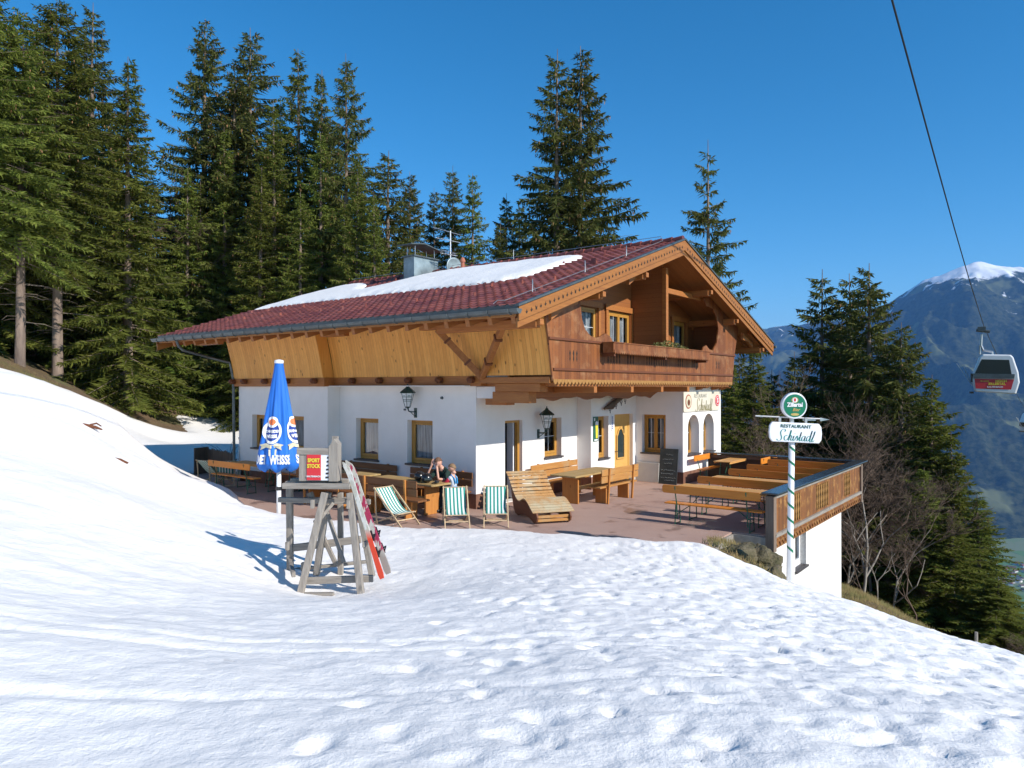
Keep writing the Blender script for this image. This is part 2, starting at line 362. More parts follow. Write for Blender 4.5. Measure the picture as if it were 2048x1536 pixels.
def terracemat():
    m, t, b = _nodes('red_terrace_paving'); b.inputs['Roughness'].default_value = .8
    v = coords(t)
    c = mixc(t, ramp(t, noise(t, v, .9, 6, .6), .3, .7), (.43, .285, .225), (.36, .22, .17))
    c = mixc(t, ramp(t, noise(t, v, 60, 3), .45, .7), c, (.46, .32, .26))
    c = mixc(t, ramp(t, noise(t, v, .45, 5, .7), .56, .7), c, (.24, .14, .11))
    wet = ramp(t, noise(t, v, .8, 6, .65), .57, .61); c = mixc(t, mth(t, 'MULTIPLY', wet, .5), c, (.13, .07, .055)); t.links.new(mth(t, 'SUBTRACT', .8, mth(t, 'MULTIPLY', wet, .45)), b.inputs['Roughness'])
    t.links.new(c, b.inputs['Base Color']); bumpn(t, b, noise(t, v, 120, 3), .3, .004); return m
m_terrace = terracemat()

# ---------------------------------------------------------------- terrain
_T = rng.random((256, 256))
def vn(x, y, s=0):
    x = np.asarray(x)+s*17.3; y = np.asarray(y)+s*9.7
    xi = np.floor(x).astype(int); yi = np.floor(y).astype(int); fx = x-xi; fy = y-yi
    fx = fx*fx*(3-2*fx); fy = fy*fy*(3-2*fy)
    g = lambda a, b: _T[a & 255, b & 255]
    return (g(xi, yi)*(1-fx)+g(xi+1, yi)*fx)*(1-fy)+(g(xi, yi+1)*(1-fx)+g(xi+1, yi+1)*fx)*fy
def fbm(x, y, o=4, s=0, gain=.5):
    r = 0; a = 1; t = 0
    for i in range(o): r = r+a*vn(x*2**i, y*2**i, s+i*3); t += a; a *= gain
    return r/t
CP = [C(*q) for q in [
 (1024, 1536, 3.1), (1024, 1340, 5), (1024, 1200, 8), (1024, 1125, 11), (1024, 1070, 14.4), (1300, 1092, 13.5), (1200, 1082, 14.0), (860, 1063, 14.9), (700, 1050, 15.4), (560, 1036, 16.2), (500, 1012, 17),
 (2048, 1536, 3.3), (2048, 1430, 5), (2048, 1335, 8), (1600, 1536, 3.2), (1600, 1330, 5.5), (1500, 1200, 9), (1250, 1150, 10),
 (600, 1187, 9.2), (730, 1183, 9.2), (577, 1142, 10.4), (760, 1155, 10.3), (400, 1300, 5.5), (500, 1450, 3.7), (820, 1130, 11.2),
 (0, 1536, 3.2), (0, 1300, 4.5), (0, 1100, 7), (0, 950, 10), (0, 850, 13), (0, 750, 17), (-400, 1000, 7), (-400, 800, 14), (-300, 1536, 3),
 (200, 1200, 6.5), (300, 1100, 9), (200, 1000, 10.5), (200, 900, 14), (70, 770, 17.3), (150, 800, 17.5), (240, 852, 17.6), (275, 900, 17.6), (300, 935, 17.8), (400, 1050, 12.5), (450, 1003, 16.9), (440, 975, 19.0), (370, 950, 20.0), (330, 950, 18), (520, 1060, 13.5),
 (480, 905, 32.5), (400, 890, 36), (350, 893, 35.5), (300, 878, 38), (300, 905, 31), (330, 930, 27.5), (380, 947, 25.5), (300, 950, 24.5), (250, 838, 38), (160, 803, 36), (90, 778, 34),
 (30, 728, 37), (115, 755, 40), (300, 812, 46), (430, 832, 48), (400, 868, 42), (300, 846, 42),
 (1470, 1118, 12.7), (1545, 1160, 12), (1578, 1182, 11.7), (1685, 1208, 11), (1810, 1262, 10), (1930, 1300, 9), (2300, 1400, 7),
 (1520, 1100, 14.2), (1580, 1280, 14.5), (1640, 1270, 17.5), (1640, 1330, 14), (1683, 1208, 20.4), (1700, 1178, 21.5), (1760, 1203, 20), (1815, 1248, 20), (1900, 1305, 24)]]
CP += [(20, 30, -9), (20, 40, -15), (30, 50, -24), (12, 40, -8), (10.5, 30, -4.0), (0, 35, -1.0), (0, 50, -3), (-34, 70, 9), (-10, 70, 1), (-46, 46, 10), (-30, 20, 6.5), (-25, 8, 4.5), (20, 0, -2), (12, 5, -1.6),
 (9, 6, -1.1), (9, 10, -1.9), (14, 14, -4.2), (0, 0, 1.5), (0, -6, 2.2), (6, 0, 1.2), (-6, 0, 1.9), (25, 20, -10), (9, 15, -2.6), (40, 30, -22)]
CP = np.array(CP, float)
def _U(r2): return .5*r2*np.log(r2+1e-9)
_n = len(CP); _A = np.zeros((_n+3, _n+3))
_d2 = ((CP[:, None, :2]-CP[None, :, :2])**2).sum(-1)
_A[:_n, :_n] = _U(_d2)+np.eye(_n)*.6; _A[:_n, _n] = 1; _A[:_n, _n+1:] = CP[:, :2]; _A[_n:, :_n] = _A[:_n, _n:].T
_W = np.linalg.solve(_A, np.concatenate([CP[:, 2], [0, 0, 0]]))
def tps(x, y):
    x = np.asarray(x, float); y = np.asarray(y, float); r = _W[_n]+_W[_n+1]*x+_W[_n+2]*y
    for i in range(_n): r = r+_W[i]*_U((x-CP[i, 0])**2+(y-CP[i, 1])**2)
    return r
def smooth(e0, e1, x):
    t = np.clip((x-e0)/(e1-e0), 0, 1); return t*t*(3-2*t)
def farz(x, y):
    d = .8*x+.25*y-8
    z = np.where(d > 0, -.46*d, -.22*d)
    return np.clip(z, -905, 60)
def H(x, y):
    x = np.asarray(x, float); y = np.asarray(y, float)
    r = np.sqrt((x-5)**2+(y-18)**2); k = smooth(38, 62, r)
    xc = 5+(x-5)*np.minimum(1, 62/np.maximum(r, 1)); yc = 18+(y-18)*np.minimum(1, 62/np.maximum(r, 1))
    return tps(xc, yc)*(1-k)+farz(x, y)*k
def sdf(poly, x, y):                                        # signed distance, positive inside
    x = np.asarray(x, float); y = np.asarray(y, float)
    d = np.full(x.shape, 1e9); ins = np.zeros(x.shape, bool); n = len(poly)
    for i in range(n):
        ax, ay = poly[i]; bx, by = poly[(i+1) % n]; ex, ey = bx-ax, by-ay
        t = np.clip(((x-ax)*ex+(y-ay)*ey)/(ex*ex+ey*ey+1e-12), 0, 1)
        d = np.minimum(d, (x-ax-t*ex)**2+(y-ay-t*ey)**2)
        if ay != by: ins ^= ((ay > y) != (by > y)) & (x < (bx-ax)*(y-ay)/(by-ay)+ax)
    return np.sqrt(d)*np.where(ins, 1, -1)
c2 = lambda *q: C(*q)[:2]
# the clear terrace with the dug-out at its left end
TERR = [(-10.4, 28.2), (-11.3, 25.3), (-11.0, 22.5), (-9.9, 20.9), (-8.3, 20.0), c2(455, 982, 18.8), c2(500, 1012, 17.0), c2(560, 1030, 16.4), c2(640, 1040, 15.7), c2(760, 1050, 15.2), c2(860, 1062, 14.9), c2(1000, 1060, 14.8), c2(1100, 1072, 14.4),
        c2(1200, 1081, 14.1), c2(1300, 1090, 13.6), c2(1400, 1094, 13.4), c2(1440, 1100, 13.1), c2(1475, 1120, 12.6), c2(1545, 1165, 12.4), c2(1578, 1190, 12.9), c2(1685, 1225, 12.2), c2(1810, 1290, 11.2), c2(1930, 1320, 10.2), c2(2100, 1370, 8.8), (8.6, 6.8), (9, 0), (60, 0), (60, 60), (-5, 60), (-9.9, 34)]
SNOW = [(-60, -10), (40, -10), (9, 0)] + TERR[24::-1] + [(-8, 40), c2(478, 842, 50), c2(440, 844, 47.5), c2(350, 838, 46), c2(378, 864, 42), c2(300, 849, 41), c2(180, 813, 38), c2(100, 782, 36), c2(-40, 740, 33), (-55, 34)]
def snowz(x, y):
    h = H(x, y)
    near = smooth(26, 14, y)
    tr = smooth(-2.2, 2.8, x-.12*y+1)*smooth(15.5, 10, y)                # trampled side
    lum = (fbm(x*2.4, y*2.4, 6, 1, .64)-.5)*.066+(fbm(x*7, y*7, 3, 5, .65)-.5)*.045
    rid = (fbm(x*.9+.3*y, y*1.6, 5, 9, .55)-.5)*.06+(fbm(x*3.3, y*3.3, 4, 15, .6)-.5)*.045
    pile = np.exp(-(((x+7.2)/2.6)**2+((y-17.2)/2.4)**2))
    h = h-.13*np.exp(-(((x+2.2)/1.7)**2+((y-9.4)/1.3)**2))
    return h+pile*((fbm(x*.75, y*.75, 5, 25, .58)-.5)*.75+.05), (lum*tr+rid*(1-tr)*near+(fbm(x*.3, y*.3, 3, 11)-.5)*.16*near)
def axis_pts(a, b, f0, f1, d0, grow, dmax):
    p = list(np.arange(f0, f1, d0)); d = d0; v = p[-1]
    while v < b: d = min(d*grow, dmax); v += d; p.append(v)
    d = d0; v = f0; q = []
    while v > a: d = min(d*grow, dmax); v -= d; q.append(v)
    return np.array(q[::-1]+p)
def gridmesh(name, xs, ys, Z, mats, keep=None, smooth_=True, parent=None):
    nx, ny = len(xs), len(ys); X, Y = np.meshgrid(xs, ys)
    V = np.stack([X.ravel(), Y.ravel(), Z.ravel()], 1)
    i = (np.arange(ny-1)[:, None]*nx+np.arange(nx-1)[None, :]).ravel()
    F = np.stack([i, i+1, i+nx+1, i+nx], 1)
    if keep is not None:
        kk = keep.ravel(); F = F[kk[F].any(1)]
        used = np.unique(F); mp = -np.ones(len(V), int); mp[used] = np.arange(len(used)); V = V[used]; F = mp[F]
    return npmesh(name, V, F, mats, smooth=smooth_, parent=parent)
xs = axis_pts(-56, 14, -5.0, 6.6, .04, 1.045, .45); ys = axis_pts(-4, 54, 2.2, 7.2, .034, 1.012, .3)
GX, GY = np.meshgrid(xs, ys)
h, lum = snowz(GX, GY); sd = sdf(SNOW, GX, GY); sd = sd+(fbm(GX*1.3, GY*1.3, 5, 21, .6)-.5)*.75
inT = sdf(TERR, GX, GY)
pit = np.zeros_like(h)                                          # footprints and boot holes
for k in range(1700):
    px_, py_ = rng.uniform(-1.8, 7.5), rng.uniform(1.6, 13)
    if rng.random() > np.clip((px_-.12*py_+2.2)/3.2, .012, 1): continue
    r = rng.uniform(.035, .078); a = rng.uniform(0, 3.14); dep = rng.uniform(.012, .042)
    m_ = (abs(GX-px_) < .5) & (abs(GY-py_) < .5); dx, dy = GX[m_]-px_, GY[m_]-py_
    u, v = dx*math.cos(a)+dy*math.sin(a), -dx*math.sin(a)+dy*math.cos(a)
    q = (u/(r*1.5))**2+(v/r)**2; pit[m_] += -dep*np.exp(-q**1.15)+dep*.18*np.exp(-((q-2.2)/1.2)**2)*(.4+.6*np.sin(3*np.arctan2(v, u)+a)**2)
for x0, y0, x1, y1, wd in [(-6, 4.6, 3, 5.6, .05), (-6, 4.9, 3.5, 6.1, .05), (-5, 3.6, 2, 4.3, .06)]:   # ski tracks
    L = math.hypot(x1-x0, y1-y0); t = ((GX-x0)*(x1-x0)+(GY-y0)*(y1-y0))/L; dd = (-(GX-x0)*(y1-y0)+(GY-y0)*(x1-x0))/L+.12*np.sin(t*.8)
    pit += -.018*np.exp(-(dd/wd)**2)*smooth(0, 1, t)*smooth(L, L-1, t)
f = np.where(sd > 0, .10*np.sqrt(np.clip(sd/.45, 0, 1)), np.where(inT > -.05, 6*sd, 1.2*sd))
SZ = h+lum*np.clip(sd/.8, 0, 1)+pit*np.clip(sd/.5, 0, 1)+np.maximum(f, -2.5)
snow = gridmesh('snow', xs, ys, SZ, m_snow, keep=(sd > -.5))
tag(snow, kind='structure')
xs2 = axis_pts(-420, 4600, -14, 16, .3, 1.05, 90); ys2 = axis_pts(-60, 4600, 8, 42, .3, 1.05, 90)
GX2, GY2 = np.meshgrid(xs2, ys2)
g = H(GX2, GY2); sdg = sdf(SNOW, GX2, GY2); tg = sdf(TERR, GX2, GY2)
g = g+(fbm(GX2*.5, GY2*.5, 4, 31)-.5)*.35*smooth(0, 3, -sdg)*(np.hypot(GX2, GY2) < 400)+(fbm(GX2*.02, GY2*.02, 4, 41)-.5)*30*smooth(80, 400, np.hypot(GX2, GY2))
g = g-.12*smooth(-.2, .5, sdg)
PAV = [(-10.6, 29), (-11.6, 26), (-11.6, 22), (-9.8, 18.2), (-7, 15.6), (-3, 14.0), (0, 13.8), (2.4, 13.0), (3.40, 13.45), C(1463, 1063, 15.2)[:2], W(1.18, -6.86), W(9.2, -6.86), W(9.2, 1), W(2, 1), W(2, 11), W(0, 13)]
pv = sdf(PAV, GX2, GY2)
g = np.where(pv > -.35, np.minimum(g, -.38), g)
ground = gridmesh('ground', xs2, ys2, g, m_ground); tag(ground, kind='structure')
mb = MB(); mb.prism(PAV, -.26, 0, 'xy'); terrace = mb.build('terrace', m_terrace); tag(terrace, kind='structure')
mb = MB()                                                    # concrete lip along the open corner of the terrace
for p, q in (((3.36, 13.40), PAV[9]), (PAV[9], W(1.16, -6.9))):
    mb.beam((p[0], p[1], -.16), (q[0], q[1], -.16), .10, .26)
tag(mb.build('terrace_edge', m_concrete), kind='structure')
def gz(x, y): return float(H(np.array([x]), np.array([y]))[0])
def sz(x, y):                                                # snow surface height near the camera
    i = np.searchsorted(xs, x); j = np.searchsorted(ys, y); return float(SZ[j, i])

# ---------------------------------------------------------------- valley and mountains
def mountmat():
    m, t, b = _nodes('mountain_forest_and_snow'); b.inputs['Roughness'].default_value = .95; b.inputs['Specular IOR Level'].default_value = .1
    v = coords(t); g = N(t, 'ShaderNodeNewGeometry'); sp = N(t, 'ShaderNodeSeparateXYZ'); t.links.new(g.outputs['Position'], sp.inputs[0])
    base = mixc(t, ramp(t, noise(t, v, .02, 10, .8), .44, .56), (.008, .016, .008), (.05, .056, .028))
    base = mixc(t, ramp(t, noise(t, v, .0016, 5, .55), .57, .62), base, (.12, .13, .06))
    n = mth(t, 'MULTIPLY', mth(t, 'SUBTRACT', noise(t, v, .0028, 9, .68), .5), 900)
    s = ramp(t, mth(t, 'DIVIDE', mth(t, 'SUBTRACT', mth(t, 'ADD', sp.outputs[2], n), 1190), 60), 0, 1)
    n2 = ramp(t, noise(t, coords(t, (1, 1, .35)), .0052, 6, .6), .66, .69)
    alt = ramp(t, mth(t, 'DIVIDE', sp.outputs[2], 1000), .25, .9)
    s2 = mth(t, 'MAXIMUM', s, mth(t, 'MULTIPLY', n2, alt))
    t.links.new(mixc(t, s2, base, (.80, .81, .84)), b.inputs['Base Color']); return m
m_mount = mountmat()
px_az = [1100, 1400, 1500, 1535, 1580, 1640, 1700, 1745, 1790, 1820, 1850, 1890, 1925, 1950, 1975, 2010, 2048, 2120, 2250, 2500]
sk_y = [700, 672, 660, 655, 650, 645, 640, 622, 598, 578, 560, 546, 530, 523, 524, 530, 536, 545, 560, 600]
sk_d = [14000, 14000, 14000, 14000, 13800, 13000, 11500, 10200, 9200, 9000, 8800, 8600, 8500, 8500, 8500, 8500, 8500, 8500, 8500, 8500]
naz, nd = 420, 230
az = np.linspace(1100, 2500, naz); tt = np.linspace(0, 1.12, nd)
sy = np.interp(az, px_az, sk_y); sdist = np.interp(az, px_az, sk_d)
AZ, TT = np.meshgrid(az, tt); D0 = 4250.
DD = D0+(np.interp(AZ.ravel(), az, sdist).reshape(AZ.shape)-D0)*TT
MX = (AZ-1024)/1440*DD
ridge = EYE+(775-np.interp(AZ.ravel(), az, sy).reshape(AZ.shape))/1440*np.interp(AZ.ravel(), az, sdist).reshape(AZ.shape)
prof = np.where(TT <= 1, (np.clip(TT, 0, 1)*.78+.22*smooth(0, 1, TT)), 1-(TT-1)*1.2)
rn = 1-abs(fbm(MX/900, DD/1500, 6, 51)*2-1)
sp_ = abs(fbm(MX/420, DD/900, 5, 61)*2-1)
amp = np.sin(np.clip(TT, 0, 1)*math.pi)**.8
ridge = ridge+(fbm(AZ*.03, AZ*0+.5, 3, 91, .5)-.5)*45
MZ = -905+(ridge+905)*prof+(rn-.7)*560*amp-sp_*230*amp+(fbm(MX/160, DD/160, 4, 71)-.5)*110*np.clip(amp+.35, 0, 1)
i = (np.arange(nd-1)[:, None]*naz+np.arange(naz-1)[None, :]).ravel()
mt = npmesh('mountain', np.stack([MX.ravel(), DD.ravel(), MZ.ravel()], 1), np.stack([i, i+1, i+naz+1, i+naz], 1), m_mount, smooth=True)
tag(mt, kind='structure')
def valleymat():
    m, t, b = _nodes('valley_fields'); b.inputs['Roughness'].default_value = 1
    v = coords(t, (.004, .0018, 1)); vo = N(t, 'ShaderNodeTexVoronoi'); vo.inputs['Scale'].default_value = 1; t.links.new(v, vo.inputs['Vector'])
    sp = N(t, 'ShaderNodeSeparateXYZ'); t.links.new(vo.outputs['Color'], sp.inputs[0])
    c = mixc(t, ramp(t, sp.outputs[0], .2, .8), (.10, .20, .05), (.17, .20, .09))
    c = mixc(t, ramp(t, noise(t, coords(t), .006, 6, .6), .6, .66), c, (.03, .045, .02)); t.links.new(c, b.inputs['Base Color']); return m
m_valley = valleymat()
mb = MB(); mb.add([(200, 900, -893), (9000, 900, -893), (12000, 15000, -893), (200, 15000, -893)], [(0, 1, 2, 3)])
tag(mb.build('valley', m_valley), kind='structure')
roofm = [MAT('red_house_roof', (.30, .10, .07), rough=.8), MAT('grey_house_roof', (.12, .11, .11), rough=.8), MAT('brown_house_roof', (.16, .09, .06), rough=.8)]
protoh = []
for k, (wx, wy, hh) in enumerate([(16, 12, 6), (12, 11, 7), (26, 14, 6)]):
    r = empty('valley_house', (0, 0, 0), 0, cat='house', group='houses of the village on the valley floor')
    MB().box(-wx/2, wx/2, -wy/2, wy/2, -2, hh).build('wall', m_plaster, r)
    b = MB(); b.prism([(-wy/2-1, hh-.4), (wy/2+1, hh-.4), (0, hh+4)], -wx/2-1, wx/2+1, 'yz'); b.build('roof', roofm[k], r)
    protoh.append(r)
used = set()
for k in range(54):
    px_ = rng.uniform(1985, 2080); py_ = rng.uniform(1128, 1182); D = 1440*(893+EYE)/(py_-775)
    kk = int(rng.integers(0, 3)); o = protoh[kk] if kk not in used else copy_tree(protoh[kk]); used.add(kk)
    x, y, _ = C(px_, py_, D); o.location = (x, y, -893); o.rotation_euler.z = rng.uniform(0, 3); s_ = rng.uniform(1.0, 1.7); o.scale = (s_, s_, s_)
    o['label'] = ['small pale house with red roof in the far valley village', 'small pale house with grey roof in the far valley village', 'long pale building with brown roof in the far valley village'][kk]

# ---------------------------------------------------------------- the restaurant house (local frame: X along gable front, Y along long side)
house = hempty('restaurant_building', 0, 0, 0, 0, 'white plastered alpine restaurant house with carved wooden upper floor and red tiled roof with snow', 'building')
UZ = Vector((0, 0, 1))
def wall(mb, a0, a1, z0, z1, ops, depth=.3, back=True):
    """ops: (a0,a1,z0,z1[,arch]) openings; front face at d=0, reveals go to -depth."""
    A = sorted({a0, a1, *[o[0] for o in ops], *[o[1] for o in ops]}); Z = sorted({z0, z1, *[o[2] for o in ops], *[o[3] for o in ops]})
    for i in range(len(A)-1):
        for j in range(len(Z)-1):
            ca, cz = (A[i]+A[i+1])/2, (Z[j]+Z[j+1])/2
            if any(o[0] < ca < o[1] and o[2] < cz < o[3] for o in ops): continue
            mb.add([(A[i], 0, Z[j]), (A[i+1], 0, Z[j]), (A[i+1], 0, Z[j+1]), (A[i], 0, Z[j+1])], [(0, 1, 2, 3)])
    for o in ops:
        x0, x1, y0, y1 = o[:4]
        if len(o) == 5:
            r = (x1-x0)/2; sp = y1-r; cx = (x0+x1)/2; n = 12
            arc = [(cx-r*math.cos(math.pi*k/n), sp+r*math.sin(math.pi*k/n)) for k in range(n+1)]
            for k in range(n):
                (p, q), (p2, q2) = arc[k], arc[k+1]
                mb.add([(p, 0, q), (p2, 0, q2), (p2, 0, y1), (p, 0, y1)], [(0, 1, 2, 3)])
                mb.add([(p, 0, q), (p2, 0, q2), (p2, -depth, q2), (p, -depth, q)], [(0, 1, 2, 3)])
            y1 = sp
        else: mb.add([(x0, 0, y1), (x1, 0, y1), (x1, -depth, y1), (x0, -depth, y1)], [(0, 1, 2, 3)])
        mb.add([(x0, 0, y0), (x0, 0, y1), (x0, -depth, y1), (x0, -depth, y0)], [(0, 1, 2, 3)])
        mb.add([(x1, 0, y0), (x1, 0, y1), (x1, -depth, y1), (x1, -depth, y0)], [(0, 1, 2, 3)])
        mb.add([(x0, 0, y0), (x1, 0, y0), (x1, -depth, y0), (x0, -depth, y0)], [(0, 1, 2, 3)])
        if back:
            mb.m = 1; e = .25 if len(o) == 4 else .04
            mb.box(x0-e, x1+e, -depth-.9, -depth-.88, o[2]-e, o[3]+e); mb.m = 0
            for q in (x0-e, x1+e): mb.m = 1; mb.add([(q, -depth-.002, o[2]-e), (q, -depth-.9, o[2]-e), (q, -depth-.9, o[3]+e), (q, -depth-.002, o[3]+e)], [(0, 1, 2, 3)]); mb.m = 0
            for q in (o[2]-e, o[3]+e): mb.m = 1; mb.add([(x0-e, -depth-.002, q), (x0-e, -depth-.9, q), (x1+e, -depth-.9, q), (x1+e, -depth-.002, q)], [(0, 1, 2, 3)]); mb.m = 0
def window(par, o, a, n, x0, x1, z0, z1, sashes=1, bars=True, curtain=True, sill=True, d=-.17, arch=False, fm=None):
    fm = fm or m_frame; F_ = .075
    mb = MB(o, a, n)
    if arch:
        r = (x1-x0)/2; sp = z1-r; cx = (x0+x1)/2; nn = 14
        out = [(x0, z0), (x1, z0)]+[(cx+r*math.cos(math.pi*k/nn), sp+r*math.sin(math.pi*k/nn)) for k in range(nn+1)]
        ri = r-F_; inn = [(x0+F_, z0+F_), (x1-F_, z0+F_)]+[(cx+ri*math.cos(math.pi*k/nn), sp+ri*math.sin(math.pi*k/nn)) for k in range(nn+1)]
        k = len(out); vs = [(p[0], d, p[1]) for p in out]+[(p[0], d, p[1]) for p in inn]+[(p[0], d-.06, p[1]) for p in inn]
        mb.add(vs, [(i, (i+1) % k, k+(i+1) % k, k+i) for i in range(k)]+[(k+i, k+(i+1) % k, 2*k+(i+1) % k, 2*k+i) for i in range(k)])
        mb.box(cx-.035, cx+.035, d-.05, d+.012, z0+F_, z1-F_); xs_ = [cx]
    else:
        mb.box(x0, x1, d-.06, d, z0, z0+F_); mb.box(x0, x1, d-.06, d, z1-F_, z1)
        mb.box(x0, x0+F_, d-.06, d, z0+F_, z1-F_); mb.box(x1-F_, x1, d-.06, d, z0+F_, z1-F_)
        wS = (x1-x0-2*F_)/sashes
        for k in range(sashes):
            s0 = x0+F_+k*wS+.004; s1 = s0+wS-.008; q = .055
            mb.box(s0, s1, d-.05, d+.014, z0+F_+.004, z0+F_+q+.02); mb.box(s0, s1, d-.05, d+.014, z1-F_-q, z1-F_-.004)
            mb.box(s0, s0+q, d-.05, d+.014, z0+F_+q+.02, z1-F_-q); mb.box(s1-q, s1, d-.05, d+.014, z0+F_+q+.02, z1-F_-q)
    f = mb.build('window', fm, par, bevel=.006)
    if bars:
        mb = MB(o, a, n); nb = sashes
        wS = (x1-x0-2*F_)/nb
        for k in range(nb):
            c = x0+F_+(k+.5)*wS
            if not arch: mb.box(c-.007, c+.007, d-.012, d-.002, z0+F_+.06, z1-F_-.05)
        zc = z0+(z1-z0)*.52; mb.box(x0+F_+.05, x1-F_-.05, d-.013, d-.003, zc-.006, zc+.006)
        mb.build('glazing_bar', m_signwhite, f)
    mb = MB(o, a, n); mb.add([(x0+.05, d-.025, z0+.05), (x1-.05, d-.025, z0+.05), (x1-.05, d-.025, z1-.05), (x0+.05, d-.025, z1-.05)] if not arch else
                             [(p[0], d-.025, p[1]) for p in inn], [tuple(range(4 if not arch else len(inn)))])
    mb.build('pane', m_glass, f)
    if curtain:
        mb = MB(o, a, n); nn = 40; w0, w1 = x0+.04, x1-.04
        zt = z1-.05; zb = z0+(.08 if curtain is True else (z1-z0)*curtain)
        vs = []
        for i in range(nn+1):
            x = w0+(w1-w0)*i/nn; dd = d-.12+.018*math.sin(i*1.7)+.008*math.sin(i*.61)
            vs += [(x, dd, zb), (x, dd+.005, zt)]
        mb.add(vs, [(2*i, 2*i+2, 2*i+3, 2*i+1) for i in range(nn)]); mb.build('curtain', m_curtain, f, smooth=True)
    if sill:
        mb = MB(o, a, n); mb.box(x0-.04, x1+.04, d+.016, .06, z0-.045, z0+.004); mb.build('sill', m_sill, f, bevel=.006)
    return f
LW = ((0, 0, 0), (0, 1, 0), (-1, 0, 0)); FW = ((-.44, 0, 0), (0, 1, 0), (-1, 0, 0)); ZT = 3.08
mb = MB()
mb.frame(*LW); wall(mb, 0, 5.28, 0, ZT, [(1.5, 2.45, 1.0, 2.17), (3.6, 4.55, 1.0, 2.17)])
mb.frame(*FW); wall(mb, 5.28, 9.86, 0, ZT, [(6.4, 9.1, 1.12, 2.18)])
mb.frame(); mb.add([(-.44, 5.28, 0), (0, 5.28, 0), (0, 5.28, ZT), (-.44, 5.28, ZT)], [(0, 1, 2, 3)])
mb.add([(-.44, 9.86, -1), (10.7, 9.86, -1), (10.7, 9.86, ZT), (-.44, 9.86, ZT)], [(0, 1, 2, 3)])
mb.add([(10.7, -2.15, -3), (10.7, 9.86, -3), (10.7, 9.86, 5), (10.7, -2.15, 5)], [(0, 1, 2, 3)])
mb.frame((0, 0, 0), (1, 0, 0), (0, -1, 0)); wall(mb, 0, 4.72, 0, ZT, [(1.18, 1.95, .02, 2.17), (3.0, 3.87, 1.06, 2.17)])
mb.frame(); mb.add([(4.72, -.49, 0), (4.72, 0, 0), (4.72, 0, ZT), (4.72, -.49, ZT)], [(0, 1, 2, 3)])
mb.frame((0, -.49, 0), (1, 0, 0), (0, -1, 0)); wall(mb, 4.72, 7.55, 0, ZT, [(5.15, 5.76, .89, 2.17), (6.14, 7.35, .02, 2.20)])
mb.frame((7.55, 0, 0), (0, 1, 0), (-1, 0, 0)); wall(mb, -2.15, -.49, 0, ZT, [(-1.56, -.72, .93, 2.17)])
mb.frame((0, -2.15, 0), (1, 0, 0), (0, -1, 0)); wall(mb, 7.55, 10.7, 0, ZT, [(7.92, 8.83, .90, 2.17, 1), (9.17, 10.08, .90, 2.17, 1)], depth=.42)
mb.frame(); mb.box(-.43, 10.69, 0, 9.85, ZT, ZT+.02)
mb.box(.02, .36, -.77, -.002, 2.78, 3.07)
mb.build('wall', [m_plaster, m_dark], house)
mb = MB(); hp = .37
mb.box(-.022, -.002, -.022, 5.28, 0, hp); mb.box(-.462, -.442, 5.258, 9.87, 0, hp)
for x0, x1 in ((-.002, 1.16), (1.98, 4.70)): mb.box(x0, x1, -.022, -.002, 0, hp)
mb.box(4.70, 4.718, -.51, -.022, 0, hp); mb.box(4.718, 6.12, -.51, -.492, 0, hp)
mb.box(7.53, 7.548, -2.17, -.512, 0, hp); mb.box(7.548, 10.72, -2.17, -2.152, 0, hp)
mb.build('plinth', m_plinth, house, split=True)
window(house, *LW, 1.5, 2.45, 1.0, 2.17, bars=False); window(house, *LW, 3.6, 4.55, 1.0, 2.17, bars=False)
window(house, *FW, 6.4, 9.1, 1.12, 2.18, sashes=3, bars=False)
window(house, (0, 0, 0), (1, 0, 0), (0, -1, 0), 3.0, 3.87, 1.06, 2.17, curtain=False)
window(house, (0, -.49, 0), (1, 0, 0), (0, -1, 0), 5.15, 5.76, .89, 2.17, curtain=False)
window(house, (7.55, 0, 0), (0, 1, 0), (-1, 0, 0), -1.56, -.72, .93, 2.17, sashes=2, curtain=True)
for x in (7.92, 9.17): window(house, (0, -2.15, 0), (1, 0, 0), (0, -1, 0), x, x+.91, .90, 2.17, d=-.3, arch=True, curtain=False)
# open kitchen door
mb = MB((0, 0, 0), (1, 0, 0), (0, -1, 0)); mb.box(1.86, 1.95, -.2, -.1, .02, 2.17); mb.box(1.18, 1.86, -.2, -.1, 2.10, 2.17); mb.box(1.18, 1.24, -.2, -.1, .02, 2.10)
d1 = mb.build('door', m_frame, house, bevel=.005); tag(d1, 'wooden frame of the dark open doorway')
mb = MB((0, 0, 0), (1, 0, 0), (0, -1, 0)); mb.box(1.80, 1.84, -.42, -.21, .05, 2.1); mb.build('door_leaf', m_signwhite, d1)
# entrance door
mb = MB((0, -.49, 0), (1, 0, 0), (0, -1, 0)); dd = -.12
mb.box(6.14, 6.22, dd-.08, dd, .02, 2.2); mb.box(7.27, 7.35, dd-.08, dd, .02, 2.2); mb.box(6.22, 7.27, dd-.08, dd, 1.92, 2.2); mb.box(6.22, 7.27, dd-.07, dd-.02, .02, 1.92)
mb.box(6.30, 7.19, dd-.02, dd+.012, .12, .62); mb.box(6.36, 7.13, dd+.012, dd+.022, .18, .56)
d2 = mb.build('door', m_door, house, bevel=.008); tag(d2, 'yellow entrance door with arched glass and panels')
mb = MB((0, -.49, 0), (1, 0, 0), (0, -1, 0)); cx = 6.745
gl = [(cx-.24, .78), (cx+.24, .78), (cx+.24, 1.5), (cx+.17, 1.58), (cx+.13, 1.68), (cx, 1.76), (cx-.13, 1.68), (cx-.17, 1.58), (cx-.24, 1.5)]
mb.prism(gl, dd-.018, dd-.010); mb.build('door_glass', m_dglass, d2)
mb = MB((0, -.49, 0), (1, 0, 0), (0, -1, 0))
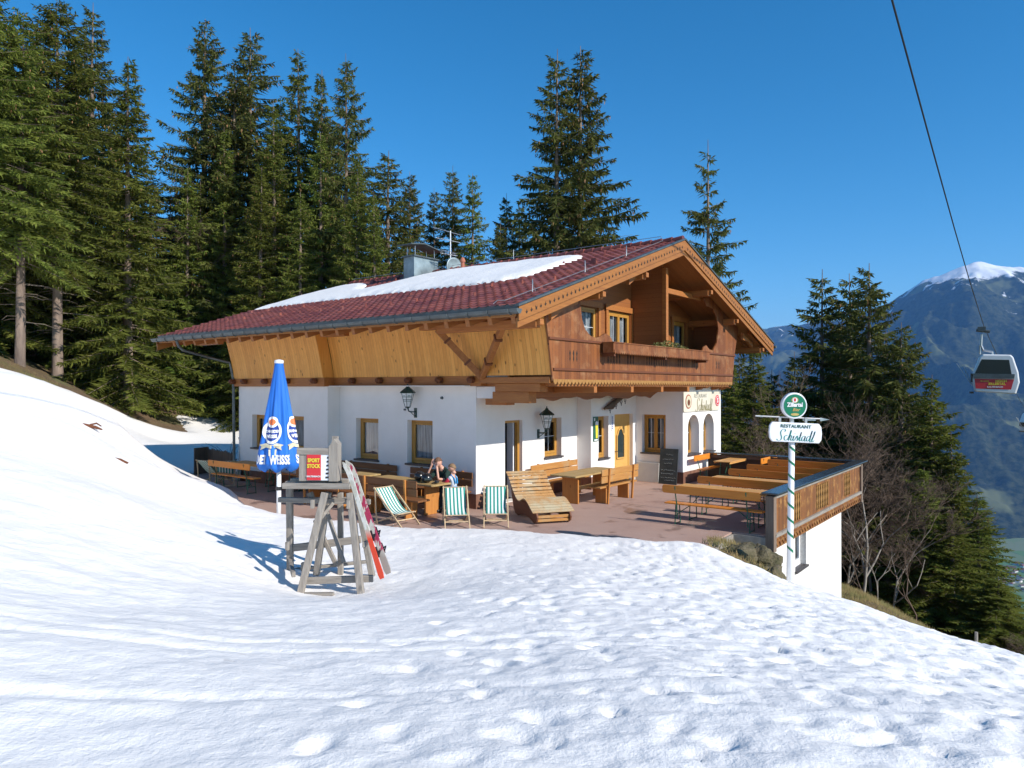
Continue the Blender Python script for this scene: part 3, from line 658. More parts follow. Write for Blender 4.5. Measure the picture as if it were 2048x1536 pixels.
for (p, q), (p2, q2) in zip(gl, gl[1:]+gl[:1]): mb.beam((p, dd, q), (p2, dd, q2), .05, .03, up=(0, 1, 0))
mb.build('glass_moulding', m_door, d2)
mb = MB((0, -.49, 0), (1, 0, 0), (0, -1, 0)); mb.tube([(6.34, dd, 1.02), (6.34, dd+.06, 1.02), (6.46, dd+.06, 1.02)], .012, 6); mb.box(6.32, 6.36, dd-.02, dd+.004, .92, 1.1); mb.build('handle', m_iron, d2)

# --- upper floor, long side
def zr(X): return 4.69+.329*((X if X < 5.70 else 11.4-X)+2.26)
def ur(X): return zr(X)-.24
mb = MB()
def flare(y0, y1, xb, xt, zb=3.34, t=.04):
    n = 6
    pts = []
    for k in range(n+1):
        u = k/n; X = xb+(xt-xb)*(u**1.25); Z = zb+(ur(xt)-.02-zb)*u; pts.append((X, Z))
    poly = pts+[(p[0]+t, p[1]) for p in pts[::-1]]
    mb.prism(poly, y0, y1)
mb.frame((0, 0, 0), (1, 0, 0), (0, 1, 0)); flare(-2.43, 5.24, -.24, -.62); flare(5.28, 9.9, -.60, -.98)
mb.add([(-.60, 5.27, 3.3), (-.2, 5.27, 3.3), (-.58, 5.27, 4.96), (-.97, 5.27, 4.96)], [(0, 1, 2, 3)])
mb.build('side_boarding', m_pine, house)
mb = MB()
mb.box(-.23, .0, -.35, 5.26, 3.085, 3.34); mb.box(-.60, -.42, 5.24, 9.9, 3.085, 3.34); mb.box(-.42, 0, 5.24, 5.27, 3.085, 3.34)
mb.box(-.26, .1, -2.42, -.35, 3.15, 3.30); mb.box(-.20, .12, -2.1, -.77, 2.95, 3.148); mb.box(-.16, .16, -1.75, -.66, 2.68, 2.948)
mb.box(.0, .36, -.95, -.3, 2.62, 2.775)
mb.build('wall_beam', m_pinebeam, house, bevel=.01, split=True)
for Y in (-.1, .97, 2.09, 3.22, 4.36, 5.6, 6.91, 8.05, 9.18, 9.85):
    b = MB(); x = -.60 if Y > 5 else -.23
    b.tube([(x-.02, Y, 3.24), (x-.14, Y, 3.24), (x-.20, Y, 3.26)], [.085, .085, .05], 10); b.build('beam_end', m_trim, house, smooth=False)
b = MB(); b.box(-1.16, -.96, -2.35, .85, 4.45, 4.66); b.box(-1.14, -.96, 3.7, 4.6, 4.45, 4.66); b.box(-1.16, -.96, 9.9, 11.2, 4.45, 4.66); b.build('eaves_beam', m_pinebeam, house, bevel=.01, split=True)
for y in (.35, -1.7):
    b = MB(); b.beam((-.28, -.42, 3.3), (-1.05, y, 4.46), .13, .15); o = b.build('strut', m_beamx, house, bevel=.01)
    b = MB()
    for u in (.3, .75):
        p = Vector((-.28, -.42, 3.3)).lerp(Vector((-1.05, y, 4.46)), u); q = Vector((-.28, -.42, 3.3)).lerp(Vector((-1.05, y, 4.46)), u+.035); b.beam(p, q, .175, .195)
    b.build('strut_collar', m_trim, o)
# --- upper floor, gable side: balcony
PY = -2.45
n1 = [(-.24, 3.2), (10.9, 3.2), (11.12, 4.2), (11.5, ur(11.5)), (8.62, ur(8.62)), (8.4, 5.92), (8.62, 5.70), (9.15, 5.66), (9.5, 5.40), (9.64, 5.0), (9.5, 4.55), (9.15, 4.27), (8.85, 4.30), (8.6, 4.42), (8.4, 4.36), (8.2, 4.12)]
n2 = [(2.62, 4.14), (2.35, 4.36), (2.12, 4.42), (1.9, 4.34), (1.68, 4.28), (1.4, 4.32), (1.15, 4.46), (1.0, 4.72), (.93, 5.1), (.98, ur(.98)), (-.6, ur(-.6)), (-.42, 4.2)]
mb = MB((0, PY, 0), (1, 0, 0), (0, -1, 0))
def strip(poly, d0, d1): mb.prism(poly, d0, d1)
LEFTP = [(-.24, 3.2), (2.62, 3.2)]+n2; MIDP = [(2.62, 3.2), (8.2, 3.2), (8.2, 4.12), (2.62, 4.14)]; RIGHTP = [(8.2, 3.2)]+n1[1:]
import bmesh
def ngon_tri(poly, d0, d1, M, name, mat, par, y0=PY):
    from mathutils.geometry import tessellate_polygon
    n = len(poly); tr = tessellate_polygon([[Vector((x, z, 0)) for x, z in poly]]); b = MB()
    vs = [(x, y0-d1, z) for x, z in poly]+[(x, y0-d0, z) for x, z in poly]
    b.add(vs, [tuple(t) for t in tr]+[tuple(i+n for i in t[::-1]) for t in tr]+[(i, (i+1) % n, (i+1) % n+n, i+n) for i in range(n)])
    return b.build(name, mat, par)
balc = ngon_tri(LEFTP+[] , 0, .045, None, 'balcony_front', m_brown, house)
ngon_tri(MIDP, 0, .045, None, 'balcony_parapet', m_brown, house); ngon_tri(RIGHTP, 0, .045, None, 'balcony_front', m_brown, house)
mb = MB((0, PY, 0), (1, 0, 0), (0, -1, 0))
mb.box(-.24, 10.92, .047, .085, 3.44, 3.50); mb.box(-.42, 2.5, .047, .085, 4.14, 4.20); mb.box(8.35, 11.12, .047, .085, 4.14, 4.20); mb.box(2.45, 8.4, .047, .12, 4.12, 4.17)
mb.build('moulding', m_trim, house, bevel=.008, split=True)
mb = MB((0, PY, 0), (1, 0, 0), (0, -1, 0)); x = -.24
while x < 10.85:                                              # scalloped hem under the balcony
    mb.prism([(x, 3.24), (x+.15, 3.24), (x+.15, 3.19), (x+.115, 3.14), (x+.075, 3.12), (x+.035, 3.14), (x, 3.19)], .047, .066); x += .152
mb.build('scalloped_hem', m_railgold, house)
mb = MB((0, PY, 0), (1, 0, 0), (0, -1, 0))                        # cut-out ornaments as flat decals; the dark of the holes is in the colour
for xc, n in ((.62, 3), (2.55, 5), (3.45, 3), (5.0, 9), (6.6, 3), (7.7, 4), (9.6, 3)):
    for k in range(n):
        x = xc+(k-(n-1)/2)*.15
        mb.prism([(x, 3.66), (x+.022, 3.72), (x+.012, 3.80), (x+.03, 3.86), (x, 3.94), (x-.03, 3.86), (x-.012, 3.80), (x-.022, 3.72)], .046, .049)
mb.build('cutout_decal', m_dark, house)
mb = MB(); mb.box(.0, 10.7, -2.44, -.0, 3.08, 3.19); mb.build('balcony_floor', m_beamx, house)
mb = MB((0, -1.35, 0), (1, 0, 0), (0, -1, 0))                    # curved valance below the balcony
pl = [(.18, 3.07), (.18, 2.80)]+[(x, 2.76+.035*math.sin(x*3.4)+.02*math.sin(x*7.9)) for x in np.linspace(.4, 6.8, 40)]+[(7.1, 2.84), (7.3, 2.9), (7.54, 3.0), (7.54, 3.07)]
mb.prism(pl[::-1], 0, .05); mb.build('valance', m_brown2, house)
for x in (1.5, 3.4, 5.2, 7.0): b = MB(); b.box(x-.07, x+.07, -2.58, -1.0, 3.08-.16, 3.075); b.build('joist_end', m_pinebeam, house, bevel=.01)
for x in (8.6, 9.9, 10.6):
    b = MB((x-.09, 0, 0), (0, 1, 0), (1, 0, 0)); b.prism([(-2.17, 3.075), (-2.55, 3.075), (-2.5, 3.03), (-2.35, 3.02), (-2.30, 2.98), (-2.17, 2.97)], 0, .18); b.build('corbel', m_beamx, house)
# flower box
mb = MB(); mb.box(1.85, 7.95, -2.86, -2.58, 3.92, 3.94); mb.box(1.85, 7.95, -2.88, -2.855, 3.92, 4.16); mb.box(1.85, 1.88, -2.855, -2.58, 3.94, 4.16); mb.box(7.92, 7.95, -2.855, -2.58, 3.94, 4.16); mb.box(1.88, 7.92, -2.60, -2.58, 3.94, 4.14)
mb.box(1.84, 7.96, -2.90, -2.56, 4.16, 4.185)
x = 1.87
while x < 7.9: mb.prism([(x, 3.99), (x+.11, 3.99), (x+.11, 3.93), (x+.055, 3.88), (x, 3.93)], -2.90, -2.885); x += .112
fb = mb.build('flower_box', m_brown, house); mb = MB(); mb.box(1.9, 7.9, -2.85, -2.61, 4.0, 4.13); mb.build('soil', m_dark, fb)
for x in (2.0, 4.9, 7.8): b = MB(); b.box(x-.05, x+.05, -2.84, -2.50, 3.83, 3.918); b.build('bracket', m_trim, fb)
# recessed gable wall with windows
RY = -1.2; mb = MB((0, RY, 0), (1, 0, 0), (0, -1, 0))
wall(mb, .98, 10.42, 3.19, 5.5, [(2.85, 3.85, 4.15, 5.28), (4.5, 5.82, 3.3, 5.28), (8.85, 9.85, 3.3, 5.30)], depth=.12)
mb.prism([(.98, 5.5), (10.42, 5.5), (10.42, ur(10.42)), (5.7, ur(5.7)), (.98, ur(.98))], -.03, 0)
mb.frame(); mb.box(-.2, .98, RY, RY+.04, 3.19, 5.1); mb.box(10.42, 10.98, RY, RY+.04, 3.19, 5.1)
mb.build('gable_wall', [m_brown2, m_dark], house)
G_ = ((0, RY, 0), (1, 0, 0), (0, -1, 0))
window(house, *G_, 2.85, 3.85, 4.15, 5.28, sill=False, d=-.03, curtain=True); window(house, *G_, 4.5, 5.82, 3.3, 5.28, sashes=2, sill=False, d=-.03, curtain=True); window(house, *G_, 8.85, 9.85, 3.3, 5.30, sashes=1, sill=False, d=-.03, curtain=True)
mb = MB()
for x in (2.75, 3.9, 4.33, 5.86, 8.72, 9.88): mb.box(x, x+.13, RY-.05, RY-.002, 3.2, 5.42)
for x0, x1 in ((2.75, 4.03), (4.33, 5.99), (8.72, 10.0)): mb.box(x0-.05, x1+.05, RY-.07, RY-.052, 5.3, 5.46)
mb.build('surround_board', m_pinebeam, house, split=True)
mb = MB(); mb.box(5.92, 5.98, -2.24, RY, 3.19, ur(5.9)-.15); mb.box(6.0, 6.75, RY-.45, RY, 3.19, 5.6); mb.build('partition', m_brown2, house, split=True)
mb = MB(); mb.box(5.88, 6.03, -2.38, -2.24, 3.19, 6.6); mb.box(6.03, 8.6, -2.36, -2.26, 5.86, 6.02); mb.box(7.9, 8.02, -2.3, -1.2, 5.88, 6.0); mb.build('post', m_pinebeam, house, bevel=.01, split=True)
# cross-wall from the balcony panels back to the gable wall
mb = MB(); mb.box(10.6, 10.66, PY+.05, RY, 3.19, 5.2); mb.box(.0, .06, PY+.05, RY, 3.19, 5.1); mb.build('balcony_cheek', m_brown2, house, split=True)
# --- roof
YV, YB = -3.0, 11.65
def roof_slope(name, left):
    ny, nr = 58, 27; L = 7.96/ny; tw = (YB-YV)/ny
    ys_ = np.linspace(YV, YB, ny*7+1); rows = []
    for r in range(nr):
        for q, dz in ((0.0, .012), (.93, -.03), (.985, -.03)): rows.append(((r+q)/nr, dz))
    V = []; 
    for u, dz in rows:
        X = 5.72-u*7.98
        prof_ = np.maximum(np.cos((ys_-YV)/tw*2*math.pi), -.45)*.025
        Z = zr(X)-dz*1.0+prof_
        XX = X if left else 11.4-X
        V.append(np.stack([np.full_like(ys_, XX), ys_, Z], 1))
    V = np.concatenate(V); n = len(ys_); m = len(rows)
    i = (np.arange(m-1)[:, None]*n+np.arange(n-1)[None, :]).ravel(); F_ = np.stack([i, i+1, i+n+1, i+n], 1)
    return npmesh(name, V, F_, m_tile, parent=house)
roof_slope('roof', True); roof_slope('roof', False)
mb = MB((0, 0, 0), (1, 0, 0), (0, 1, 0))
e0, e1 = -2.22, 13.62
mb.prism([(e0, zr(e0)-.05), (5.7, zr(5.7)-.06), (e1, zr(e1)-.05), (e1, zr(e1)-.22), (5.7, ur(5.7)), (e0, zr(e0)-.22)], YV+.05, YB-.05)
mb.build('roof_underside', m_soffit, house)
mb = MB()
for k in range(44):
    y = YV+(YB-YV)*(k+.5)/44; h_ = .345
    mb.tube([(5.70, y-h_/2, zr(5.7)+.02), (5.70, y+h_/2, zr(5.7)+.0)], [.115, .095], 10)
mb.build('ridge_tiles', m_tile, house)
mb = MB(); y = YV+.2
while y < YB-.2: mb.beam((-2.12, y, zr(-2.12)-.31), (-.3, y, zr(-.3)-.31), .11, .15); y += .62
y = YV+.2
while y < YB-.2: mb.beam((11.7, y, zr(11.7)-.31), (13.5, y, zr(13.5)-.31), .11, .15); y += .62
mb.build('rafter_tail', m_beamx, house, split=True)
def verge(yv, sgn):
    mb = MB()
    for a_, b_ in ((-2.26, 5.70), (13.66, 5.70)):
        for (o0, o1, dy0, dy1) in ((-.02, -.30, 0, .035), (-.24, -.44, .037, .075)):
            y0, y1 = yv+sgn*dy0, yv+sgn*dy1
            mb.add([(X, y, zr(X)+o) for X in (a_, b_) for y in (y0, y1) for o in (o0, o1)],
                   [(0, 1, 5, 4), (2, 3, 7, 6), (0, 2, 6, 4), (1, 3, 7, 5), (0, 1, 3, 2), (4, 5, 7, 6)])
    return mb.build('verge_board', m_verge, house, split=True)
verge(YV-.05, 1); verge(YB+.05, -1)
mb = MB(); mb2 = MB()
for side in (0, 1):
    for k in range(46):
        X = -2.0+k*.167; X = X if not side else 11.4-X; z = zr(X)-.17
        s_ = .329 if not side else -.329; y = YV-.056
        q = .045
        if k % 3 != 2: mb.add([(X-q, y, z-q*s_+.0), (X, y, z-.055), (X+q, y, z+q*s_), (X+q*.3, y, z-.005), (X, y, z+.05), (X-q*.3, y, z-.005)], [(0, 1, 5), (1, 2, 3), (1, 3, 4, 5)])
        else: mb.add([(X-.02, y, z-.05), (X+.02, y, z-.05), (X+.035, y, z+.04), (X, y, z+.0), (X-.035, y, z+.04)], [(0, 1, 3), (1, 2, 3), (0, 3, 4)])
    a_, b_ = ((-2.3, 5.70) if not side else (13.7, 5.70))
    mb2.add([(X, y, zr(X)+o) for X in (a_, b_) for y in (YV-.08, YV+.03) for o in (.0, .045)], [(0, 1, 5, 4), (2, 3, 7, 6), (0, 2, 6, 4), (1, 3, 7, 5), (0, 1, 3, 2), (4, 5, 7, 6)])
mb.build('carving_decal', m_dark, house); mb2.build('verge_flashing', m_zinc, house, split=True)  # flat dark decals: shade of the carved openings is painted in
for X in (-1.35, 1.25, 3.5, 5.70, 7.9, 10.15, 12.75):
    b = MB(); t_ = zr(X)-.47 if X != 5.70 else ur(X)-.06
    b.box(X-.09, X+.09, YV+.12, 0 if X < 6 or abs(X-5.7) < 6 else 9, t_-.20, t_); b.box(X-.07, X+.07, YV+.02, YV+.118, t_-.15, t_-.02); b.build('purlin', m_pinebeam, house, bevel=.015)
# arched braces under the right roof edge and beneath the gable
for X0, X1 in ((-.6, .5), (3.0, 4.0), (11.4, 12.4)):
    b = MB((0, -2.62, 0), (1, 0, 0), (0, -1, 0)); b.prism([(X0, ur(X0)-.20), (X1, ur(X1)-.20), (X1, ur(X1)-.36), ((X0+X1)/2, ur((X0+X1)/2)-.33), (X0, ur(X0)-.45)], 0, .08); b.build('brace', m_beamx, house)
# gutters
for s_, X in ((0, -2.34), (1, 13.74)):
    mb = MB(); nseg = 8; zc = 4.625
    pts = [(X-.085*math.cos(math.pi*k/nseg), zc-.105*math.sin(math.pi*k/nseg)) for k in range(nseg+1)]
    for k in range(nseg): mb.add([(pts[k][0], YV-.12, pts[k][1]), (pts[k+1][0], YV-.12, pts[k+1][1]), (pts[k+1][0], YB+.1, pts[k+1][1]), (pts[k][0], YB+.1, pts[k][1])], [(0, 1, 2, 3)])
    for y in (YV-.12, YB+.1): mb.add([(p[0], y, p[1]) for p in pts], [tuple(range(len(pts)))])
    xx = X+.10 if not s_ else X-.10
    mb.box(min(xx, xx+.02), max(xx, xx+.02), YV-.0, YB, 4.56, 4.735)
    gt = mb.build('gutter', m_zinc, house); b = MB(); y = YV+.1
    while y < YB:
        b.tube([(X-.095*math.cos(math.pi*k/8), y, zc-.112*math.sin(math.pi*k/8)) for k in range(9)], .012, 4); y += .55
    b.build('gutter_bracket', m_zinc, gt)
b = MB(); b.tube([(-2.32, 10.3, 4.52), (-2.25, 10.3, 4.34), (-2.1, 10.3, 4.22), (-1.3, 10.2, 4.02), (-.72, 9.95, 3.86), (-.66, 9.93, 3.6), (-.60, 9.93, 3.3), (-.56, 9.93, .1)], .045, 8); b.build('downpipe', m_zinc, house)
# snow guards, roof hooks
b = MB()
for r_, X in enumerate((-.6, .55, 3.3, 4.6)):
    for k in range(15):
        y = -2.4+k*.98+(.4 if r_ % 2 else 0)
        if y < 11.3: b.add([(X, y, zr(X)), (X+.1, y, zr(X+.1)), (X+.06, y, zr(X)+.13), (X, y, zr(X)+.10), (X, y+.012, zr(X)), (X+.1, y+.012, zr(X+.1)), (X+.06, y+.012, zr(X)+.13), (X, y+.012, zr(X)+.10)], [(0, 1, 2, 3), (4, 5, 6, 7), (0, 1, 5, 4), (1, 2, 6, 5), (2, 3, 7, 6), (3, 0, 4, 7)])
b.build('snow_guards', m_tile, house)
b = MB()
lp = [(-2.45, -2.55, 4.75), (-2.2, -2.45, zr(-2.2)+.14)]+[(X, -2.4, zr(X)+.07) for X in np.linspace(-1.9, 5.6, 16)]+[(5.7, y, zr(5.7)+.19) for y in np.linspace(-2.3, 11.5, 20)]
b.tube(lp, .009, 5)
for X in (-.9, 1.3, 3.4): b.tube([(X, -2.4, zr(X)), (X, -2.4, zr(X)+.3), (X+.1, -2.4, zr(X)+.05)], .012, 5)
b.build('lightning_wire', m_steel, house)
for (X, y) in ((2.9, -1.75), (4.9, 8.0), (4.9, 9.3)):
    b = MB(); z = zr(X); b.add([(X-.15, y-.1, z-.03), (X+.15, y-.1, z+.07), (X+.15, y+.1, z+.07), (X-.15, y+.1, z-.03), (X-.12, y-.07, z+.12), (X+.12, y, z+.10), (X-.12, y+.07, z+.12)], [(0, 1, 5, 4), (2, 3, 6, 5), (0, 4, 6, 3), (4, 5, 6)]); b.build('vent_tile', m_tile, house)
b = MB(); b.lathe([(.07, 0), (.07, .32), (.10, .33), (.10, .38), (.07, .46), (.03, .5)], 12, (5.5, 5.3, zr(5.5)-.05)); b.build('vent_pipe', m_clay, house)
b = MB(); b.box(4.68, 5.92, 6.9, 7.45, 6.7, 7.80); ch = b.build('chimney', m_zinc2, house, bevel=.01)
b = MB(); b.box(4.62, 5.98, 6.84, 7.51, 7.80, 7.85); b.build('chimney_rim', m_zinc, ch)
b = MB()
for x, y in ((4.8, 6.98), (5.8, 6.98), (4.8, 7.38), (5.8, 7.38)): b.box(x-.012, x+.012, y-.012, y+.012, 7.85, 8.2)
b.build('cap_post', m_steel, ch, split=True)
b = MB(); b.prism([(4.45, 8.23), (5.15, 8.33), (6.1, 8.16), (6.1, 8.13), (5.15, 8.29), (4.45, 8.19)], 6.82, 7.55); b.build('chimney_cap', m_zinc, ch)
# ---------------------------------------------------------------- snow on the roof, things fixed to the house
RS = [(1.15, 11.45), (1.35, 10.2), (1.36, 8), (1.42, 4.9), (1.34, 2.5), (1.3, .25), (1.8, -.4), (3.1, -.5), (4.3, -.5), (4.75, -.1), (5.1, 1.8), (5.35, 4.3), (5.4, 6.0), (4.9, 6.8), (4.2, 6.9), (3.4, 7.1), (3.0, 7.7), (3.9, 8.6), (4.9, 9.8), (5.0, 10.8), (4.2, 11.4), (2.8, 11.55)]
xa = np.arange(.9, 5.7, .05); ya = np.arange(-.9, 11.9, .06); XA, YA = np.meshgrid(xa, ya)
sdr = sdf(RS, XA, YA)+(fbm(XA*2.3, YA*2.3, 4, 81)-.5)*.22
th = np.where(sdr > 0, .10*np.clip(sdr/.35, 0, 1)**.5+.05*fbm(XA*1.2, YA*1.2, 3, 85), 3*sdr)
rs = gridmesh('roof_snow', xa, ya, 4.69+.329*(XA+2.26)+th+.01, m_roofsnow, keep=sdr > -.08)
rs.location = (OX, OY, 0); rs.rotation_euler = (0, 0, HROT); tag(rs, 'melting slab of white snow lying on the left slope of the red tiled roof', 'snow')
ant = hempty('roof_antenna', 5.95, 6.3, 7.1, 0, 'television aerial with horizontal rods on a thin mast behind the chimney', 'antenna')
b = MB(); b.tube([(0, 0, 0), (0, 0, 1.75)], .025, 6); b.build('mast', m_steel, ant)
for z, L, dx in ((1.7, 1.5, 0), (1.38, 1.1, .1), (.95, .8, 0), (.86, .7, .1)):
    b = MB(); b.tube([(-L*.62, dx, z+.02), (L*.38, -dx, z-.01)], .012, 5)
    for k in range(5 if z < 1 else 2): x = -L*.5+k*L*.2; b.tube([(x, -.16, z), (x, .16, z)], .008, 4)
    b.build('aerial_rod', m_steel, ant)
dish = hempty('satellite_dish', 5.75, 5.95, 7.45, R(-10), 'small round grey satellite dish on the ridge beside the chimney', 'antenna')
b = MB((0, 0, 0), (1, 0, 0), (0, 0, -1), up=(.35, -1, .3)); b.lathe([(.0, -.05), (.15, -.04), (.28, .0), (.34, .03), (.345, .015), (.28, -.02), (.0, -.07)], 24, cap=False)
o = b.build('reflector', m_zinc2, dish, smooth=True)
b = MB(); b.tube([(0, .1, -.5), (0, .1, 0)], .02, 6); b.build('mast', m_steel, dish)
rod = hempty('ridge_rod', 6.0, 3.4, 7.2, 0, 'thin upright metal rod on the ridge right of the chimney', 'rod'); b = MB(); b.tube([(0, 0, 0), (0, 0, .62)], .012, 5); b.build('rod', m_steel, rod)
fp = hempty('balcony_plants', 4.3, -2.72, 4.1, 0, 'green and yellow plants growing in the middle of the balcony flower box', 'plant'); b = MB(); rr = random.Random(3)
for k in range(900):
    x = rr.uniform(0, 2.2); y = rr.uniform(-.12, .14); hgt = (.10+.14*math.sin(min(1, x/2.2)*3.14)*(.6+.5*math.sin(x*5)**2))*rr.uniform(.2, 1.15)
    a = rr.uniform(0, 6.3); l = rr.uniform(.03, .06); q = rr.uniform(-.03, .04)
    b.add([(x, y, hgt), (x+l*math.cos(a), y+l*math.sin(a), hgt+q), (x+l*math.cos(a+.9), y+l*math.sin(a+.9), hgt-q+.02)], [(0, 1, 2)])
b.build('foliage', m_plantgreen, fp)
b = MB()
for k in range(24): x = k*.09+.05; b.tube([(x, 0, -.08), (x+.02, 0, .12)], .006, 4)
b.build('stem', m_plantgreen, fp)

def lantern(X, Y, z, rz, label):
    t = hempty('wall_lantern', X, Y, z, rz, label, 'lantern', 'green lanterns on the house walls')
    b = MB(); b.box(-.045, .045, -.03, 0, -.16, .10); b.build('wall_plate', m_lampgreen, t, bevel=.006)     # wall at y=0, lamp towards -y
    b = MB(); b.tube([(0, -.03, 0), (0, -.14, .0), (0, -.26, .02), (0, -.30, .10)], .018, 8); b.tube([(0, -.03, -.12), (0, -.12, -.06), (0, -.22, .01)], .010, 6); b.build('bracket', m_lampgreen, t, smooth=True)
    b = MB(); b.lathe([(.03, .10), (.085, .13), (.07, .145)], 6, (0, -.30, 0)); b.lathe([(.20, .50), (.215, .515), (.20, .54), (.10, .62), (.05, .66), (.04, .69), (.02, .70), (.012, .75)], 6, (0, -.30, 0)); c_ = b.build('lamp_hood', m_lampgreen, t, split=True)
    b = MB(); b.lathe([(.075, .145), (.165, .50)], 6, (0, -.30, 0)); g_ = b.build('lamp_glass', m_lampglass, t)
    b = MB()
    for k in range(6):
        a = 2*math.pi*k/6; b.tube([(.078*math.cos(a), -.30+.078*math.sin(a), .145), (.17*math.cos(a), -.30+.17*math.sin(a), .505)], .009, 4)
    for rr_, zz in ((.125, .33),):
        b.tube([(rr_*math.cos(2*math.pi*k/6), -.30+rr_*math.sin(2*math.pi*k/6), zz) for k in range(7)], .006, 4, cap=False)
    b.build('glazing_bar', m_lampgreen, g_)
    for k in (3, 4, 5):
        a = 2*math.pi*(k+.5)/6; rx = .158*math.cos(math.pi/6)
        text('★', .0001, m_textgreen, g_, (0, 0, 0), (1, 0, 0), (0, 0, 1)) if False else None
        ax = Vector((-math.sin(a), math.cos(a), 0)); no = Vector((math.cos(a), math.sin(a), 0))
        b = MB((rx*.93*no.x, -.30+rx*.93*no.y, 0), ax, no)
        for z_, w_ in ((.43, .035), (.40, .06), (.29, .045)): b.box(-w_, w_, -.02+(z_-.40)*.22, .004+(z_-.40)*.25, z_-.007, z_+.007)
        b.build('print', m_textgreen, g_)
    return t
lantern(0, 2.12, 2.40, R(-90), 'green lantern with white glass on the long side wall above the garden tables')
lantern(2.68, 0, 1.78, 0, 'green lantern with white glass on the front wall between open doorway and window')
for (Y, z, r_) in ((1.15, 2.78, .04), (2.52, 2.45, .03)):
    t = hempty('wall_spot', 0, Y, z, R(-90), 'small round grey fitting on the side wall '+('right of' if Y < 2 else 'below left of')+' the lantern', 'fitting'); b = MB(); b.tube([(0, 0, 0), (0, -.05, 0)], [r_, r_*.8], 12); b.build('cap', m_zinc, t)
# old carved harness over the entrance
t = hempty('carved_wall_ornament', 5.35, -.52, 2.40, 0, 'old dark carved wooden yoke with iron hooks hanging slanting over the entrance', 'ornament')
b = MB(); b.tube([(0, -.06, 0), (.25, -.08, .07), (.5, -.10, .16), (.8, -.10, .27), (1.15, -.08, .35), (1.45, -.05, .38)], [.03, .07, .085, .08, .055, .02], 8); b.tube([(.1, -.08, 0), (.35, -.14, .02), (.6, -.12, .13)], [.02, .05, .03], 6); b.build('yoke', m_fence, t)
b = MB()
for x, z in ((.25, .06), (.62, .18), (.95, .28), (1.2, .33)): b.tube([(x+.06*math.cos(a), -.12, z-.07+.06*math.sin(a)) for a in np.linspace(0, 6.28, 10)], .012, 5); b.tube([(x, -.12, z-.13), (x+.01, -.12, z-.2)], .014, 5)
b.build('iron_hook', m_iron, t, split=True)
# beer poster and house name board
t = hempty('beer_poster', 4.97, -.495, 1.8, 0, 'tall dark green poster with a yellow beer glass beside the narrow window', 'poster')
b = MB(); b.box(-.14, .14, -.02, 0, -.37, .37); b.build('board', MAT('poster_green', (.01, .09, .05), (.02, .13, .08), .4, 5), t)
b = MB((0, 0, 0), (1, 0, 0), (0, -1, 0)); b.prism([(-.01, -.28), (.09, -.28), (.11, .12), (-.03, .12)], .021, .024); b.build('beer_glass', m_yellow, t)
b = MB((0, 0, 0), (1, 0, 0), (0, -1, 0)); b.prism([(-.035, .12), (.115, .12), (.12, .2), (.04, .24), (-.04, .2)], .021, .025); b.box(-.12, -.05, .021, .023, .25, .33); b.box(-.1, .1, .021, .023, -.35, -.31); b.build('foam', m_textwhite, t)
t = hempty('house_name_board', 5.97, -.495, 1.95, 0, 'narrow upright white name board between narrow window and entrance door', 'sign')
b = MB(); b.box(-.06, .06, -.02, 0, -.24, .24); b.build('board', m_signwhite, t, bevel=.004)
for k in range(7): b = MB((0, 0, 0), (1, 0, 0), (0, -1, 0)); b.box(-.03, .03, .021, .023, -.2+k*.06, -.165+k*.06); b.build('lettering', m_navy, t)
# sign on the gable corner
t = hempty('restaurant_wall_sign', 9.02, -2.16, 2.57, 0, 'cream restaurant sign with two round beer emblems above the arched windows', 'sign')
b = MB((0, 0, 0), (1, 0, 0), (0, -1, 0)); b.prism([(-1.45, -.30), (1.45, -.30), (1.5, -.25), (1.5, .30), (1.45, .34), (-1.45, .34), (-1.5, .30), (-1.5, -.25)], 0, .03)
b.build('board', MAT('cream_sign_board', (.70, .64, .52), (.62, .55, .43), .5, 1.5), t)
def disc(par, o, r, m, name, a=(1, 0, 0), n=(0, -1, 0), d0=.03, d1=.04, seg=28, sq=1):
    b = MB(o, a, n); b.prism([(r*sq*math.cos(2*math.pi*k/seg), r*math.sin(2*math.pi*k/seg)) for k in range(seg)], d0, d1); return b.build(name, m, par)
e = disc(t, (-1.14, 0, .03), .23, m_clay, 'emblem'); disc(e, (-1.14, 0, .03), .19, m_creamprint, 'emblem_field', d1=.044); disc(e, (-1.14, 0, .0), .10, m_trim, 'emblem_figure', d1=.048)
e = disc(t, (1.26, 0, .03), .19, m_red, 'emblem'); disc(e, (1.26, 0, .03), .155, m_textwhite, 'emblem_ring', d1=.044); disc(e, (1.26, 0, .03), .14, m_red, 'emblem_field', d1=.047)
text('S', .22, m_textwhite, e, (1.26, -.047, .03), (1, 0, 0), (0, -1, 0), bold=.01)
text('RESTAURANT', .18, MAT('sign_grey_letters', (.35, .34, .28), rough=.5), t, (-.18, -.03, .2), (1, 0, 0), (0, -1, 0), sx=.95)
